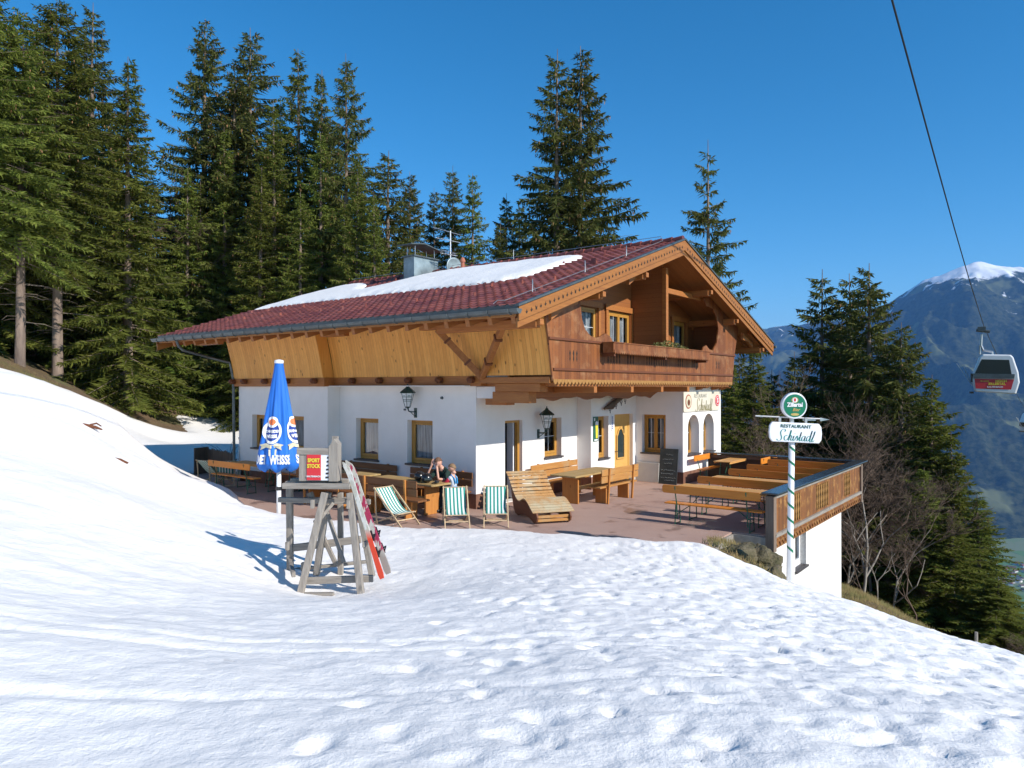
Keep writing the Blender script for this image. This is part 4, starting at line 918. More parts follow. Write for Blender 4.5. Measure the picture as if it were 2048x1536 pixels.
SCRIPT = {  # hand-drawn script letters: strokes as polylines, width of the letter
 'S': ([[(-.08, .10), (-.02, .0), (.12, -.04), (.26, .06), (.30, .26), (.24, .46), (.22, .66), (.34, .86), (.52, .90), (.60, .80), (.54, .70)]], .46),
 'c': ([[(.28, .36), (.24, .42), (.12, .38), (.05, .2), (.1, .04), (.2, .01), (.34, .12)]], .33),
 'h': ([[(.0, .08), (.14, .4), (.26, .85), (.24, .6), (.06, .0)], [(.1, .2), (.24, .42), (.32, .36), (.24, .1), (.28, .01), (.4, .12)]], .39),
 'i': ([[(.04, .2), (.12, .4), (.04, .1), (.09, .0), (.22, .12)], [(.17, .58), (.19, .61)]], .21),
 's': ([[(.0, .12), (.16, .42), (.2, .2), (.16, .03), (.04, .03)], [(.14, .02), (.28, .1)]], .27),
 't': ([[(.0, .12), (.14, .4), (.22, .72), (.08, .1), (.12, .0), (.24, .1)], [(.06, .46), (.28, .46)]], .23),
 'a': ([[(.3, .38), (.2, .42), (.06, .3), (.03, .1), (.1, .0), (.22, .12), (.32, .4), (.24, .08), (.3, .0), (.4, .1)]], .39),
 'd': ([[(.3, .38), (.2, .42), (.06, .3), (.03, .1), (.1, .0), (.22, .12), (.33, .4), (.46, .86), (.28, .08), (.34, -.04), (.42, .05)]], .40),
 'l': ([[(.0, .1), (.16, .4), (.28, .82), (.24, .6), (.06, .08), (.12, -.02), (.24, .1)]], .2)}
def script(word, size, m, par, o, a, n, up=(0, 0, 1), wd=.034):
    tot = sum(SCRIPT[c][1] for c in word); x = -tot/2; b = MB().frame(o, a, n, up)
    for c in word:
        for st in SCRIPT[c][0]:
            P_ = []
            for i in range(len(st)-1):                        # catmull-rom
                p0, p1, p2, p3 = st[max(i-1, 0)], st[i], st[i+1], st[min(i+2, len(st)-1)]
                for u in (0, .34, .67): P_.append(tuple(.5*((2*p1[q])+(-p0[q]+p2[q])*u+(2*p0[q]-5*p1[q]+4*p2[q]-p3[q])*u*u+(-p0[q]+3*p1[q]-3*p2[q]+p3[q])*u**3) for q in (0, 1)))
            P_.append(st[-1])
            vs = []
            for i, p in enumerate(P_):
                q0, q1 = P_[max(i-1, 0)], P_[min(i+1, len(P_)-1)]; dx, dy = q1[0]-q0[0], q1[1]-q0[1]; L = math.hypot(dx, dy) or 1
                ww = wd*(.35+.75*abs(dy)/L)
                for s_ in (-1, 1): vs.append(((x+p[0]-dy/L*ww*s_)*size, .004, (p[1]-.4+dx/L*ww*s_*.5)*size))
            b.add(vs, [(2*i, 2*i+1, 2*i+3, 2*i+2) for i in range(len(P_)-1)])
        x += SCRIPT[c][1]
    return b.build('lettering', m, par)
script('Schistadl', .46, MAT('olive_sign_letters', (.26, .22, .09), rough=.5), t, (.12, -.03, -.10), (1, 0, 0), (0, -1, 0), wd=.045)
# chalk board and grey panel by the entrance
t = hempty('chalkboard', 7.22, -1.78, 0, R(-90), 'black chalk menu board leaning on the wall beside the corner', 'menu board')
t.rotation_euler = (R(-8), 0, HROT+R(-90))
b = MB(); b.box(-.31, .31, -.02, 0, 0, 1.12); b.build('board', m_slate, t, bevel=.004)
b = MB((0, 0, 0), (1, 0, 0), (0, -1, 0)); rr = random.Random(5)
for z, n_, x0 in ((.93, 3, -.1), (.78, 5, -.2), (.66, 4, -.15), (.44, 7, -.24), (.33, 6, -.24), (.2, 7, -.24), (.12, 5, -.1)):
    x = x0
    for k in range(n_):
        l = rr.uniform(.03, .08); b.tube([(x+l*u, .023, z+rr.uniform(-.02, .02)) for u in (0, .3, .6, 1)], .004, 4); x += l+.015
b.build('chalk_writing', m_chalk, t)
t = hempty('wall_panel', 7.42, -.98, 0, R(-90), 'low pale grey panel leaning on the wall below the square window', 'panel'); t.rotation_euler = (R(-5), 0, HROT+R(-90))
b = MB(); b.box(-.40, .40, -.03, 0, 0, .62); b.build('board', m_ceram, t, bevel=.01)

# ---------------------------------------------------------------- deck: supporting building and railing
base = hempty('terrace_basement', 0, 0, 0, 0, 'white basement wall with a small window beneath the wooden terrace railing', 'building')
mb = MB((0, -6.68, 0), (1, 0, 0), (0, -1, 0)); wall(mb, 1.0, 8.12, -4.2, -.28, [(3.72, 4.62, -1.28, -.30)], depth=.25)
mb.frame(); mb.add([(8.12, -6.68, -4.2), (8.12, 0, -4.2), (8.12, 0, -.28), (8.12, -6.68, -.28)], [(0, 1, 2, 3)]); mb.build('wall', [m_plaster, m_dark], base)
wn_ = window(base, (0, -6.68, 0), (1, 0, 0), (0, -1, 0), 3.72, 4.62, -1.28, -.30, sill=True, d=-.14, curtain=.3, bars=False, fm=m_signwhite)
mb = MB(); mb.box(1.1, 9.2, -6.9, -6.70, -.33, -.262); mb.box(8.15, 9.2, -6.7, -2, -.33, -.262); mb.build('deck_edge_beam', m_trim, base)
rl = hempty('terrace_railing', 0, 0, 0, 0, 'carved brown wooden terrace railing with a broad dark metal covered handrail', 'railing')
RYR = -6.93; mb = MB((0, RYR, 0), (1, 0, 0), (0, -1, 0))
cuts = [(2.4, 3.15), (4.45, 5.6), (7.25, 7.95)]; x = 1.28
mb.box(1.28, 9.15, 0, .03, -.02, .08) ; mb.box(1.28, 9.15, 0, .03, .68, .78)
xs_ = [1.28]+[c for p in cuts for c in p]+[9.15]
for k in range(0, len(xs_), 2): mb.box(xs_[k], xs_[k+1], 0, .03, .08, .68)
mb.build('railing_boards', m_rail, rl)
mb = MB((0, RYR, 0), (1, 0, 0), (0, -1, 0))
for a0, a1 in cuts:
    n = int((a1-a0)/.15); 
    for k in range(n+1):
        x = a0+(a1-a0)*k/n
        pf = [(-.02, .08), (-.045, .16), (-.03, .22), (-.06, .30), (-.03, .38), (-.03, .42), (-.06, .5), (-.035, .56), (-.05, .62), (-.02, .68)]
        mb.prism([(x+p[0]*.9, p[1]) for p in pf]+[(x-p[0]*.9, p[1]) for p in pf[::-1]], .002, .028)
mb.build('carved_baluster', m_railgold, rl, split=True)
mb = MB((0, RYR, 0), (1, 0, 0), (0, -1, 0)); mb.box(1.28, 9.15, .032, .07, .76, .86); mb.box(1.2, 9.2, .032, .09, -.04, .03)
mb.build('rail_trim', m_greyx, rl, split=True)
mb = MB((0, RYR, 0), (1, 0, 0), (0, -1, 0)); mb.box(1.25, 9.2, 0, .05, -.28, -.045); x = 1.3
while x < 9.1: mb.prism([(x, -.1), (x+.2, -.1), (x+.2, -.14), (x+.14, -.19), (x+.1, -.24), (x+.06, -.19), (x, -.14)], .052, .07); x += .205
mb.build('fascia', m_rail, rl)
mb = MB(); mb.box(1.10, 1.27, -7.02, -6.84, -.32, .83); mb.build('post', m_post, rl, bevel=.012)
mb = MB(); mb.box(9.08, 9.22, -7.02, -6.86, -.3, .83); mb.build('post', m_post, rl, bevel=.012)
mb = MB(); mb.box(1.02, 9.42, -7.12, -6.78, .865, .905); mb.box(9.08, 9.42, -6.779, -2.3, .865, .905)
mb.build('handrail_cap', MAT('dark_handrail_sheet', (.045, .05, .055), (.03, .033, .037), .22, 2, metal=.1, spec=.9), rl, bevel=.012)
mb = MB((9.2, 0, 0), (0, 1, 0), (1, 0, 0)); mb.box(-6.84, -2.3, 0, .035, -.25, .84); mb.box(-6.84, -2.3, -.05, -.002, .74, .84); mb.build('railing_boards', m_fence, rl)

# ---------------------------------------------------------------- trees
def foliage_mat(name, c1, c2, c3):
    m = bpy.data.materials.new(name); m.use_nodes = True; t = m.node_tree; t.nodes.clear(); o = N(t, 'ShaderNodeOutputMaterial')
    v = coords(t); oi = N(t, 'ShaderNodeObjectInfo')
    c = mixc(t, ramp(t, noise(t, v, .55, 4, .65), .35, .65), c1, c2); c = mixc(t, ramp(t, noise(t, v, 2.7, 3, .6), .55, .8), c, c3)
    hs = N(t, 'ShaderNodeHueSaturation'); t.links.new(c, hs.inputs['Color'])
    t.links.new(mth(t, 'ADD', .78, mth(t, 'MULTIPLY', oi.outputs['Random'], .5)), hs.inputs['Value']); t.links.new(mth(t, 'ADD', .485, mth(t, 'MULTIPLY', oi.outputs['Random'], .02)), hs.inputs['Hue'])
    d = N(t, 'ShaderNodeBsdfDiffuse'); tr = N(t, 'ShaderNodeBsdfTranslucent'); mx = N(t, 'ShaderNodeMixShader'); mx.inputs[0].default_value = .33
    for q in (d, tr): t.links.new(hs.outputs[0], q.inputs['Color'])
    t.links.new(d.outputs[0], mx.inputs[1]); t.links.new(tr.outputs[0], mx.inputs[2]); t.links.new(mx.outputs[0], o.inputs[0]); return m
m_needle = foliage_mat('spruce_needles', (.175, .200, .040), (.100, .132, .028), (.24, .22, .062))
m_needled = foliage_mat('dark_spruce_needles', (.140, .155, .042), (.080, .096, .030), (.20, .175, .065))
m_young = foliage_mat('young_spruce_needles', (.11, .175, .034), (.068, .125, .024), (.16, .21, .05))
m_cone = MAT('spruce_cones', (.26, .13, .05), (.17, .09, .04), .8, 3)
m_bark = MAT('spruce_bark', (.27, .20, .15), (.13, .095, .075), .9, 3, .8, 12, stretch=(1, 1, .2), bdist=.05)
m_deadtwig = MAT('dead_twigs', (.25, .20, .15), (.16, .12, .09), .9, 3)
m_barebark = MAT('bare_branches', (.17, .115, .08), (.10, .065, .045), .9, 2)
m_palebark = MAT('pale_bark', (.34, .30, .25), (.22, .19, .16), .9, 2)

def spruce(seed, Ht, Rr, c0=.04, dens=1.0, droop=.35, ragged=.3, open_=.0, mat=None, cones=.5, power=.92, hang=.6, sparse=0, tier=0):
    """trunk mesh + crown mesh (needle sprays along drooping branches) + dead twigs; base at origin."""
    g_ = np.random.default_rng(seed); quads = []; V = []; MI = []
    wood = MB(); lean = g_.uniform(-.01, .01, 2)
    tz = np.linspace(-1, Ht, 14); wob = np.cumsum(g_.normal(0, .015, (14, 2)), 0)
    r0 = Ht*.0105+.04
    wood.tube([(wob[i, 0], wob[i, 1], z) for i, z in enumerate(tz)], [max(.012, r0*(1-max(0, z)/Ht)**.8*(1.25 if z < .5 else 1)) for z in tz], 9, cap=False)
    z = c0*Ht; P0 = []; P1 = []; WD = []; ST = []
    while z < Ht*.985:
        u = (z/Ht-c0)/(1-c0); nb = int(g_.integers(6, 9)) if not sparse else int(g_.integers(5, 8))
        Lm = Rr*(1-u)**power*(1 if u > .12 else .75+2*u)+.12
        a0 = g_.uniform(0, 6.28)
        for k in range(nb):
            if open_ and g_.random() < open_: continue
            L = Lm*g_.uniform(1-ragged, 1+ragged*.45); az_ = a0+6.283*k/nb+g_.uniform(-.35, .35); zb = z+g_.uniform(-.2, .2)
            d = np.array([math.cos(az_), math.sin(az_)]); lat = np.array([-d[1], d[0]])
            rise = .55*u-.15+.1*g_.normal(); dr = droop*(1-u*.7)
            step = .115/(dens*1.5); ns = max(3, int(L/step)); s = (np.arange(ns)+g_.random(ns))/ns
            rad = s*L; bz = zb+rise*rad-dr*L*s**1.6+.16*L*np.clip(s-.65, 0, 1)**1.3*2
            bx = d[0]*rad; by = d[1]*rad
            if L > .6: wood.tube([(0, 0, zb), (d[0]*L*.5, d[1]*L*.5, zb+rise*L*.5-dr*L*.33), (d[0]*L*.95, d[1]*L*.95, zb+rise*L*.95-dr*L*.92+.1*L)], [.012*L**.7+.008, .010*L**.5, .004], 3, cap=False)
            start = .12+.10*(1-u)
            for side in (-1, 1, 0, 2):
                ln = (.42+.5*min(1, L/4))*(1-.60*s)*g_.uniform(.55, 1.3, ns)*(.85 if side in (0, 2) else 1)
                ok = s > start*g_.uniform(.4, 1.6, ns)
                if side in (-1, 1): dx = lat[0]*side*.9+d[0]*.55; dy = lat[1]*side*.9+d[1]*.55; dz = -.18-hang*.55*g_.random(ns)
                elif side == 0: dx = d[0]*.35+g_.normal(0, .2, ns); dy = d[1]*.35+g_.normal(0, .2, ns); dz = -hang*1.1-.1*g_.random(ns)
                else: dx = d[0]*.9+g_.normal(0, .35, ns); dy = d[1]*.9+g_.normal(0, .35, ns); dz = .12+.15*g_.random(ns)
                D_ = np.stack([dx+0*s+g_.normal(0, .14, ns), dy+0*s+g_.normal(0, .14, ns), dz+0*s], 1); D_ /= np.linalg.norm(D_, axis=1)[:, None]
                A_ = np.stack([bx, by, bz], 1)[ok]; B_ = A_+D_[ok]*ln[ok][:, None]
                P0.append(A_); P1.append(B_); WD.append(g_.uniform(.042, .085, len(A_))*(1+.3*min(1, L/3)))
                ST.append(np.zeros(len(A_), int))
            if cones and u > .45 and L > .35:
                nc = int(cones*L*3*(.4+u)); sc = g_.uniform(.35, 1.0, nc)
                A_ = np.stack([d[0]*sc*L, d[1]*sc*L, zb+rise*sc*L-dr*L*sc**1.6], 1)+g_.normal(0, .07, (nc, 3)); B_ = A_+np.array([0, 0, -.17])
                P0.append(A_); P1.append(B_); WD.append(np.full(nc, .055)); ST.append(np.ones(nc, int))
        z += (.30+.16*(1-u)+.20*sparse+tier)*g_.uniform(.75, 1.3)
    P0 = np.concatenate(P0); P1 = np.concatenate(P1); WD = np.concatenate(WD); ST = np.concatenate(ST)
    D_ = P1-P0; side = np.cross(D_, g_.normal(0, 1, P0.shape)+np.array([0, 0, .8])); side /= np.linalg.norm(side, axis=1)[:, None]+1e-9
    M_ = P0+D_*.4; s_ = side*WD[:, None]*.5
    Vv = np.stack([P0, M_+s_, P1, M_-s_], 1).reshape(-1, 3); F_ = np.arange(len(Vv)).reshape(-1, 4)
    return Vv, F_, ST, wood, Ht
def tree_proto(name, spec, mats, dead=0, seed=1, hull=True):
    Vv, F_, ST, wood, Ht = spec
    r = empty(name, (0, 0, 0)); wood.build('trunk', m_bark, r, smooth=True)
    npmesh('crown', Vv, F_, mats, mi=ST, parent=r)
    if dead:
        g_ = random.Random(seed); b = MB()
        for k in range(dead):
            z = g_.uniform(.12, .5)*Ht; a = g_.uniform(0, 6.28); L = g_.uniform(.6, 2.4)
            b.tube([(0, 0, z), (L*.6*math.cos(a), L*.6*math.sin(a), z-.05*L), (L*math.cos(a+.1), L*math.sin(a+.1), z-.22*L)], [.02, .012, .004], 3, cap=False)
        b.build('dead_branches', m_deadtwig, r)
    return r
SP = {
 'full': (lambda: tree_proto('spruce_tree', spruce(11, 20, 4.0, .03, 1.0, .34, .4, .0, None, .5, 1.0), [m_needle, m_cone])),
 'full2': (lambda: tree_proto('spruce_tree', spruce(12, 20, 3.7, .05, 1.0, .46, .5, .08, None, .5, .85, .8, 0, .10), [m_needle, m_cone])),
 'high': (lambda: tree_proto('spruce_tree', spruce(13, 20, 4.1, .30, 1.0, .45, .45, .08, None, .6, .62), [m_needle, m_cone], 46, 3)),
 'old': (lambda: tree_proto('spruce_tree', spruce(14, 20, 4.0, .10, 1.05, .32, .5, .08, None, .7, .80, 1.05, 0, .10), [m_needled, m_cone], 20, 4)),
 'old2': (lambda: tree_proto('spruce_tree', spruce(15, 20, 4.6, .06, 1.15, .30, .45, .06, None, .8, .85, 1.1, 0, .12), [m_needled, m_cone], 10, 5)),
 'sparse': (lambda: tree_proto('spruce_tree', spruce(19, 20, 5.0, .12, 1.0, .26, .5, .18, None, .4, .95, 1.25, 1), [m_needled, m_cone], 10, 6)),
 'young': (lambda: tree_proto('young_spruce_tree', spruce(17, 9, 2.8, .01, 1.15, .30, .3, .0, None, 0, .72, .35), [m_young, m_cone])),
}
protos = {}
def put_tree(kind, px, D, apex, label, wx=1.0, group=None, base=None, rz=None, name=None):
    global protos
    x = (px-1024)/1440*D; z0 = gz(x, D) if base is None else base
    top = EYE+(775-apex)/1440*D
    if kind not in protos: protos[kind] = [SP[kind](), 0]
    pr = protos[kind]
    o = pr[0] if pr[1] == 0 else copy_tree(pr[0]); pr[1] += 1
    h0 = 9 if kind == 'young' else 20
    s = (top-z0)/h0; sx = max(.72, s**.8)*wx*.98 if kind != 'young' else s*wx
    o.location = (x, D, z0-.1); o.scale = (sx, sx, s); o.rotation_euler = (0, 0, rz if rz is not None else rng.uniform(0, 6.28))
    tag(o, label, 'tree', group); return o
LT = 'spruces of the forest left of the house'
T = put_tree
T('high', 38, 37, 18, 'tall spruce with bare lower trunk, leftmost with its tip in view', 1.1, LT)
T('high', 116, 40, -2, 'tall spruce with long pale bare trunk standing second from the left edge', 1.15, LT)
T('old', 182, 46, 0, 'dark spruce with the tallest tip in the left half of the forest', 1.1, LT)
T('full', 258, 43, 108, 'broad bright green spruce with a slender pale tip at the right of the left clump', 1.2, LT)
T('old', 75, 47, 42, 'thin tipped spruce behind the two leftmost trunks', 1.0, LT)
T('full2', -25, 40, -60, 'spruce cut by the left edge of the picture', 1.2, LT)
T('high', -60, 35, -80, 'spruce trunk and boughs at the far left edge', 1.2, LT)
T('old2', 410, 53, 33, 'tall spruce with long drooping tiers beside the gap of sky', 1.15, LT)
T('old', 500, 53, 50, 'dark rounded tall spruce right of the tiered spruce', 1.35, LT)
T('full2', 595, 51, 93, 'spruce with pointed tip at the middle of the tall clump', 1.05, LT)
T('full', 640, 51, 136, 'slightly lower spruce close right of the middle pointed one', .95, LT)
T('old', 692, 48, 103, 'narrow bent topped spruce at the right end of the tall clump', .95, LT)
T('full', 450, 50, 250, 'green spruce in front of the tall clump, above the left roof end', 1.0, LT)
T('full2', 375, 49, 330, 'green spruce low in front of the sky gap', 1.0, LT)
T('full', 545, 48, 200, 'green spruce before the middle of the tall clump', 1.1, LT)
T('full2', 640, 47, 260, 'green spruce before the right end of the tall clump', 1.1, LT)
T('full', 715, 43, 300, 'lower green spruce behind the red roof left of the flat topped one', .95, LT)
T('old', 775, 46, 297, 'spruce with a blunt broken top behind the chimney', 1.45, LT)
T('old2', 820, 49, 340, 'spruce at the right flank of the blunt topped one', .95, LT)
T('full', 748, 42, 380, 'green spruce above the roof left of the chimney', .9, LT)
T('young', 345, 49, 515, 'young bright green spruce with boughs to the ground beside the snow field', 1.0, 'young spruces at the forest edge')
T('young', 270, 47, 590, 'low bushy young spruce left of the bright one at the forest edge', 1.15, 'young spruces at the forest edge')
T('young', 415, 51, 600, 'young spruce close to the left corner of the house', 1.1, 'young spruces at the forest edge')
for k, (px_, D, ap, kd) in enumerate([(0, 52, 90, 'full'), (150, 53, 110, 'full2'), (215, 52, 200, 'full'), (300, 55, 330, 'old'), (60, 57, 160, 'full'), (340, 57, 420, 'full'), (470, 52, 130, 'old2'), (560, 53, 190, 'full'), (660, 54, 230, 'old'), (520, 46, 330, 'full'), (600, 45, 380, 'full2'), (690, 45, 400, 'full'), (400, 50, 360, 'full2'), (320, 50, 480, 'full'), (230, 49, 330, 'full2'), (-60, 50, 60, 'old')]):
    T(kd, px_, D, ap, 'spruce standing deep in the dense forest behind the front row', 1.15, 'spruces deep in the forest left of the house')
for k, (px_, D, ap) in enumerate([(10, 43, 470), (70, 44, 500), (150, 45, 520), (205, 44, 600), (-25, 42, 470), (90, 50, 440)]):
    T('young', px_, D, ap, 'young spruce filling the shade between the bare trunks at the left', 1.1, 'young spruces between the left trunks')
BH = 'spruces behind the roof'
T('old', 905, 52, 328, 'slim spruce behind the roof, left one of the pair right of the aerial', .95, BH)
T('full2', 945, 50, 343, 'slim spruce behind the roof, right one of the pair right of the aerial', .95, BH)
T('old', 868, 54, 372, 'small spruce tip just right of the aerial', .85, BH)
T('old', 1012, 54, 383, 'short spruce left beside the tall twin spruces', .9, BH)
T('old2', 1000, 50, 440, 'low dark spruce behind the roof ridge', .9, BH)
T('old', 1040, 58, 400, 'distant spruce half hidden by the left twin spruce', .9, BH)
T('old', 1113, 50, 94, 'left of the tall twin spruces rising behind the roof, with pale trunk', 1.12, BH, rz=.4)
T('old2', 1163, 51, 88, 'right of the tall twin spruces rising behind the roof', 1.15, BH, rz=2.0)
T('sparse', 1415, 42, 276, 'sparse spruce with long drooping single boughs behind the right roof slope', 1.0, BH, rz=1.0)
T('full', 1510, 34, 690, 'dark green spruce right behind the balcony corner', 1.2, 'spruces below the terrace')
T('full', 1465, 37, 720, 'low green spruce hidden behind the gable corner', 1.0, 'spruces below the terrace')
RG = 'spruces below the terrace'
T('old', 1643, 42, 535, 'left of the three tall spruces beyond the terrace', 1.25, RG)
T('old2', 1697, 41, 543, 'middle one of the three tall spruces beyond the terrace', 1.15, RG)
T('old2', 1738, 38, 522, 'right and tallest of the three tall spruces beyond the terrace', 1.3, RG)
T('old2', 1805, 36, 640, 'broad spruce at the right flank of the three tall ones', 1.25, RG)
T('full', 1862, 34, 745, 'spruce with outspread boughs lower down the right slope', 1.3, RG)
T('full', 1990, 27, 1150, 'small dark green spruce lowest at the right edge above the snow', 1.2, RG)
T('full2', 1905, 29, 1020, 'dark spruce between the outspread one and the dark green one', 1.15, RG)
T('full', 1845, 30, 930, 'green spruce rising behind the leafless bushes of the slope', 1.15, RG)
T('full', 1905, 33, 860, 'lower spruce above the dark green one near the right edge', 1.25, RG)
T('full', 1958, 31, 985, 'dark green spruce near the right edge with its foot hidden by snow', 1.2, RG)
for k, (px_, D, ap, kd) in enumerate([(1545, 44, 735, 'old'), (1590, 46, 700, 'old'), (1680, 45, 640, 'old'), (1770, 44, 650, 'old'), (1830, 42, 800, 'full2'), (1610, 40, 800, 'full'), (1720, 40, 760, 'full2'), (1880, 38, 940, 'full'), (1480, 48, 700, 'old'), (1530, 60, 770, 'full')]):
    T(kd, px_, D, ap, 'spruce filling the slope behind the three tall ones', 1.1, 'spruces filling the slope beyond the terrace')

def bare(seed, Ht, spread, gens=6, m=None):
    g_ = random.Random(seed); b = MB(); tw = MB()
    def grow(p, d, L, r, g):
        q = p+d*L*.5+Vector((g_.gauss(0, .04), g_.gauss(0, .04), g_.gauss(0, .03)))*L; e = q+(d+Vector((g_.gauss(0, .18), g_.gauss(0, .18), g_.gauss(.06, .12)))).normalized()*L*.5
        (b if g > gens-3 else tw).tube([p, q, e], [r, r*.85, r*.66], 6 if r > .04 else 3, cap=False)
        if g == 0: return
        n = 2 if g_.random() < .75 else 3
        for k in range(n+(1 if g < 3 else 0)):
            s = g_.uniform(.35, 1) if k else 1.0
            o_ = p.lerp(q, s*2) if s < .5 else q.lerp(e, s*2-1)
            nd = (d+Vector((g_.gauss(0, spread), g_.gauss(0, spread), g_.gauss(.12, spread*.5)))).normalized()
            grow(o_, nd, L*g_.uniform(.60, .84), max(.0045, r*.66), g-1)
    grow(Vector((0, 0, -.3)), Vector((0, 0, 1)), Ht*.30, Ht*.0075, gens)
    r = empty('bare_tree', (0, 0, 0)); b.build('trunk', m or m_palebark, r, smooth=True); tw.build('crown', m_barebark, r); return r
BP = [bare(21, 10, .50, 8), bare(22, 10, .6, 8), bare(24, 10, .42, 8, m_barebark)]; bused = [0, 0, 0]
def put_bare(k, px, D, apex, label, wx=1.0, group='bare leafless trees on the slope below the terrace'):
    x = (px-1024)/1440*D; z0 = gz(x, D); top = EYE+(775-apex)/1440*D
    o = BP[k] if bused[k] == 0 else copy_tree(BP[k]); bused[k] += 1
    s = max(.25, (top-z0)/10); o.location = (x, D, z0-.1); o.scale = (s*wx, s*wx, s); o.rotation_euler = (0, 0, rng.uniform(0, 6.28)); tag(o, label, 'tree', group)
put_bare(0, 1722, 27, 760, 'leafless tree with forked pale trunk right of the terrace corner')
put_bare(1, 1650, 30, 740, 'leafless brown tree behind the round sign on the pole')
put_bare(2, 1580, 31, 760, 'leafless tree rising behind the benches beside the pole')
put_bare(0, 1790, 29, 900, 'leafless pale stemmed tree in front of the tall spruces')
put_bare(1, 1520, 32, 800, 'leafless bush like tree right beside the arched windows')
put_bare(2, 1830, 27, 990, 'leafless twiggy tree on the brown slope below the tall spruces')
put_bare(1, 1755, 25, 1000, 'leafless tree with arching twigs above the grass bank', .95)
put_bare(2, 1690, 33, 820, 'leafless brown tree seen above the terrace handrail corner')
put_bare(0, 318, 50, 200, 'bare reddish tree behind the forest showing in the sky gap', .7, 'bare trees among the spruces')
for k, (px_, D, ap) in enumerate([(1480, 36, 800), (1560, 36, 790), (1620, 35, 830), (1700, 30, 900), (1740, 31, 850), (1850, 29, 1090), (2035, 26, 1220), (2075, 22, 1240), (1725, 23.5, 1080)]):
    put_bare(k % 3, px_, D, ap, 'leafless brown undergrowth tree on the wooded slope below the terrace', 1.25, 'leafless undergrowth on the slope')
# dead wood at the left house corner
t = empty('dead_shrub', (*C(455, 900, 29)[:2], gz(*C(455, 900, 29)[:2])), 0, 'tangled leafless shrub on the snow at the left house corner', 'shrub')
b = MB(); g_ = random.Random(9)
for k in range(46):
    a = g_.uniform(0, 6.28); L = g_.uniform(.5, 1.5); e = g_.uniform(.3, 1.3)
    b.tube([(0, 0, 0), (L*.5*math.cos(a)*math.cos(e), L*.5*math.sin(a)*math.cos(e), L*.6*math.sin(e)), (L*math.cos(a)*math.cos(e), L*math.sin(a)*math.cos(e), L*math.sin(e)*.8)], [.018, .01, .004], 3, cap=False)
b.build('branches', m_deadtwig, t)

# ---------------------------------------------------------------- terrace furniture
def leg_frame(b, x, w, h):                                 # folding steel leg of a beer bench or table, legs stand in the y direction
    for s in (-1, 1): b.tube([(x, s*w*.28, h), (x, s*w*.42, 0)], .013, 5)
    b.tube([(x, -w*.42, .02), (x, w*.42, .02)], .012, 5); b.tube([(x, -w*.36, h*.45), (x, w*.36, h*.45)], .010, 5)
    b.tube([(x, 0, h*.5), (x+(-.28 if x > 0 else .28), 0, h-.02)], .010, 5)
def beer_bench(L=2.2, back=True):
    t = empty('beer_bench', (0, 0, 0)); b = MB(); b.box(-L/2, L/2, -.13, .13, .44, .47); b.build('seat', m_orange, t, bevel=.006)
    for s in (-1, 1): b = MB(); leg_frame(b, s*L*.38, .34, .44); b.build('leg', m_greenmetal, t)
    if back:
        b = MB((0, 0, 0), (1, 0, 0), (0, 1, -.0)); b.prism([(-L/2+.03, .70), (L/2-.03, .70), (L/2, .74), (L/2, .84), (L/2-.03, .88), (-L/2+.03, .88), (-L/2, .84), (-L/2, .74)], -.235, -.21)
        b.build('backrest', m_orange, t, bevel=.005)
        for s in (-1, 1): b = MB(); b.tube([(s*L*.36, -.12, .12), (s*L*.36, -.14, .45), (s*L*.36, -.20, .66), (s*L*.36, -.243, .86)], .014, 5); b.build('back_support', m_greenmetal, t)
    return t
def beer_table(L=2.2):
    t = empty('beer_table', (0, 0, 0)); b = MB(); b.box(-L/2, L/2, -.27, .27, .745, .77); b.build('table_top', m_tablewood, t, bevel=.005)
    b = MB(); b.box(-L/2+.02, L/2-.02, -.25, -.235, .70, .744); b.box(-L/2+.02, L/2-.02, .235, .25, .70, .744); b.build('apron', m_tablewood, t, split=True)
    for s in (-1, 1): b = MB(); leg_frame(b, s*L*.36, .5, .74); b.build('leg', m_greenmetal, t)
    return t
BB = beer_bench(); BT = beer_table(); ub = [0, 0]
def place(kind, X, Y, rz, label, group, sx=1):
    P_ = (BB, BT)[kind]; o = P_ if ub[kind] == 0 else copy_tree(P_); ub[kind] += 1
    x, y = W(X, Y); o.location = (x, y, .003); o.rotation_euler = (0, 0, HROT+rz); o.scale = (sx, 1, 1); tag(o, label, ('bench', 'table')[kind], group)
DG = 'beer garden benches and tables in rows on the terrace'; U = R(90)
Yc = -5.66
# bench long axis along Y (rz=90): local -y (backrest side) -> +X ; rz=-90: backrest side -> -X
place(0, 1.30, Yc, -U, 'orange beer bench in the front row, its back to the viewer', DG)
place(1, 2.05, Yc, U, 'beer table of the front row nearest the railing post', DG)
place(0, 2.80, Yc, U, 'orange beer bench behind the front table, second backrest from the front', DG)
place(1, 4.05, Yc, U, 'beer table of the second row with a dark shaded edge', DG)
place(0, 4.85, Yc, U, 'orange beer bench behind the second table, third backrest from the front', DG)
place(1, 5.45, Yc, U, 'beer table of the third row', DG)
place(0, 6.25, Yc, U, 'orange beer bench of the third row, fourth backrest from the front', DG)
place(1, 6.9, Yc, U, 'beer table of the last row beneath the corner of the railing', DG)
place(0, 8.05, Yc, U, 'orange beer bench at the very back by the rear railing', DG)
place(0, 9.02-.25, -2.62, R(180), 'orange beer bench standing against the wall below the arched windows', DG, .85)
place(1, 8.75, -3.35, 0, 'beer table in front of the arched windows', DG, .95)
place(0, 9.0, -4.15, 0, 'orange beer bench facing the table by the arched windows', DG, .7)
LG = 'beer garden furniture beside the long wall'
place(0, -1.95, 7.6, -U, 'orange beer bench with green legs at the far left end of the terrace', LG)
place(1, -1.25, 7.5, U, 'dark shaded beer table between the far left benches', LG)
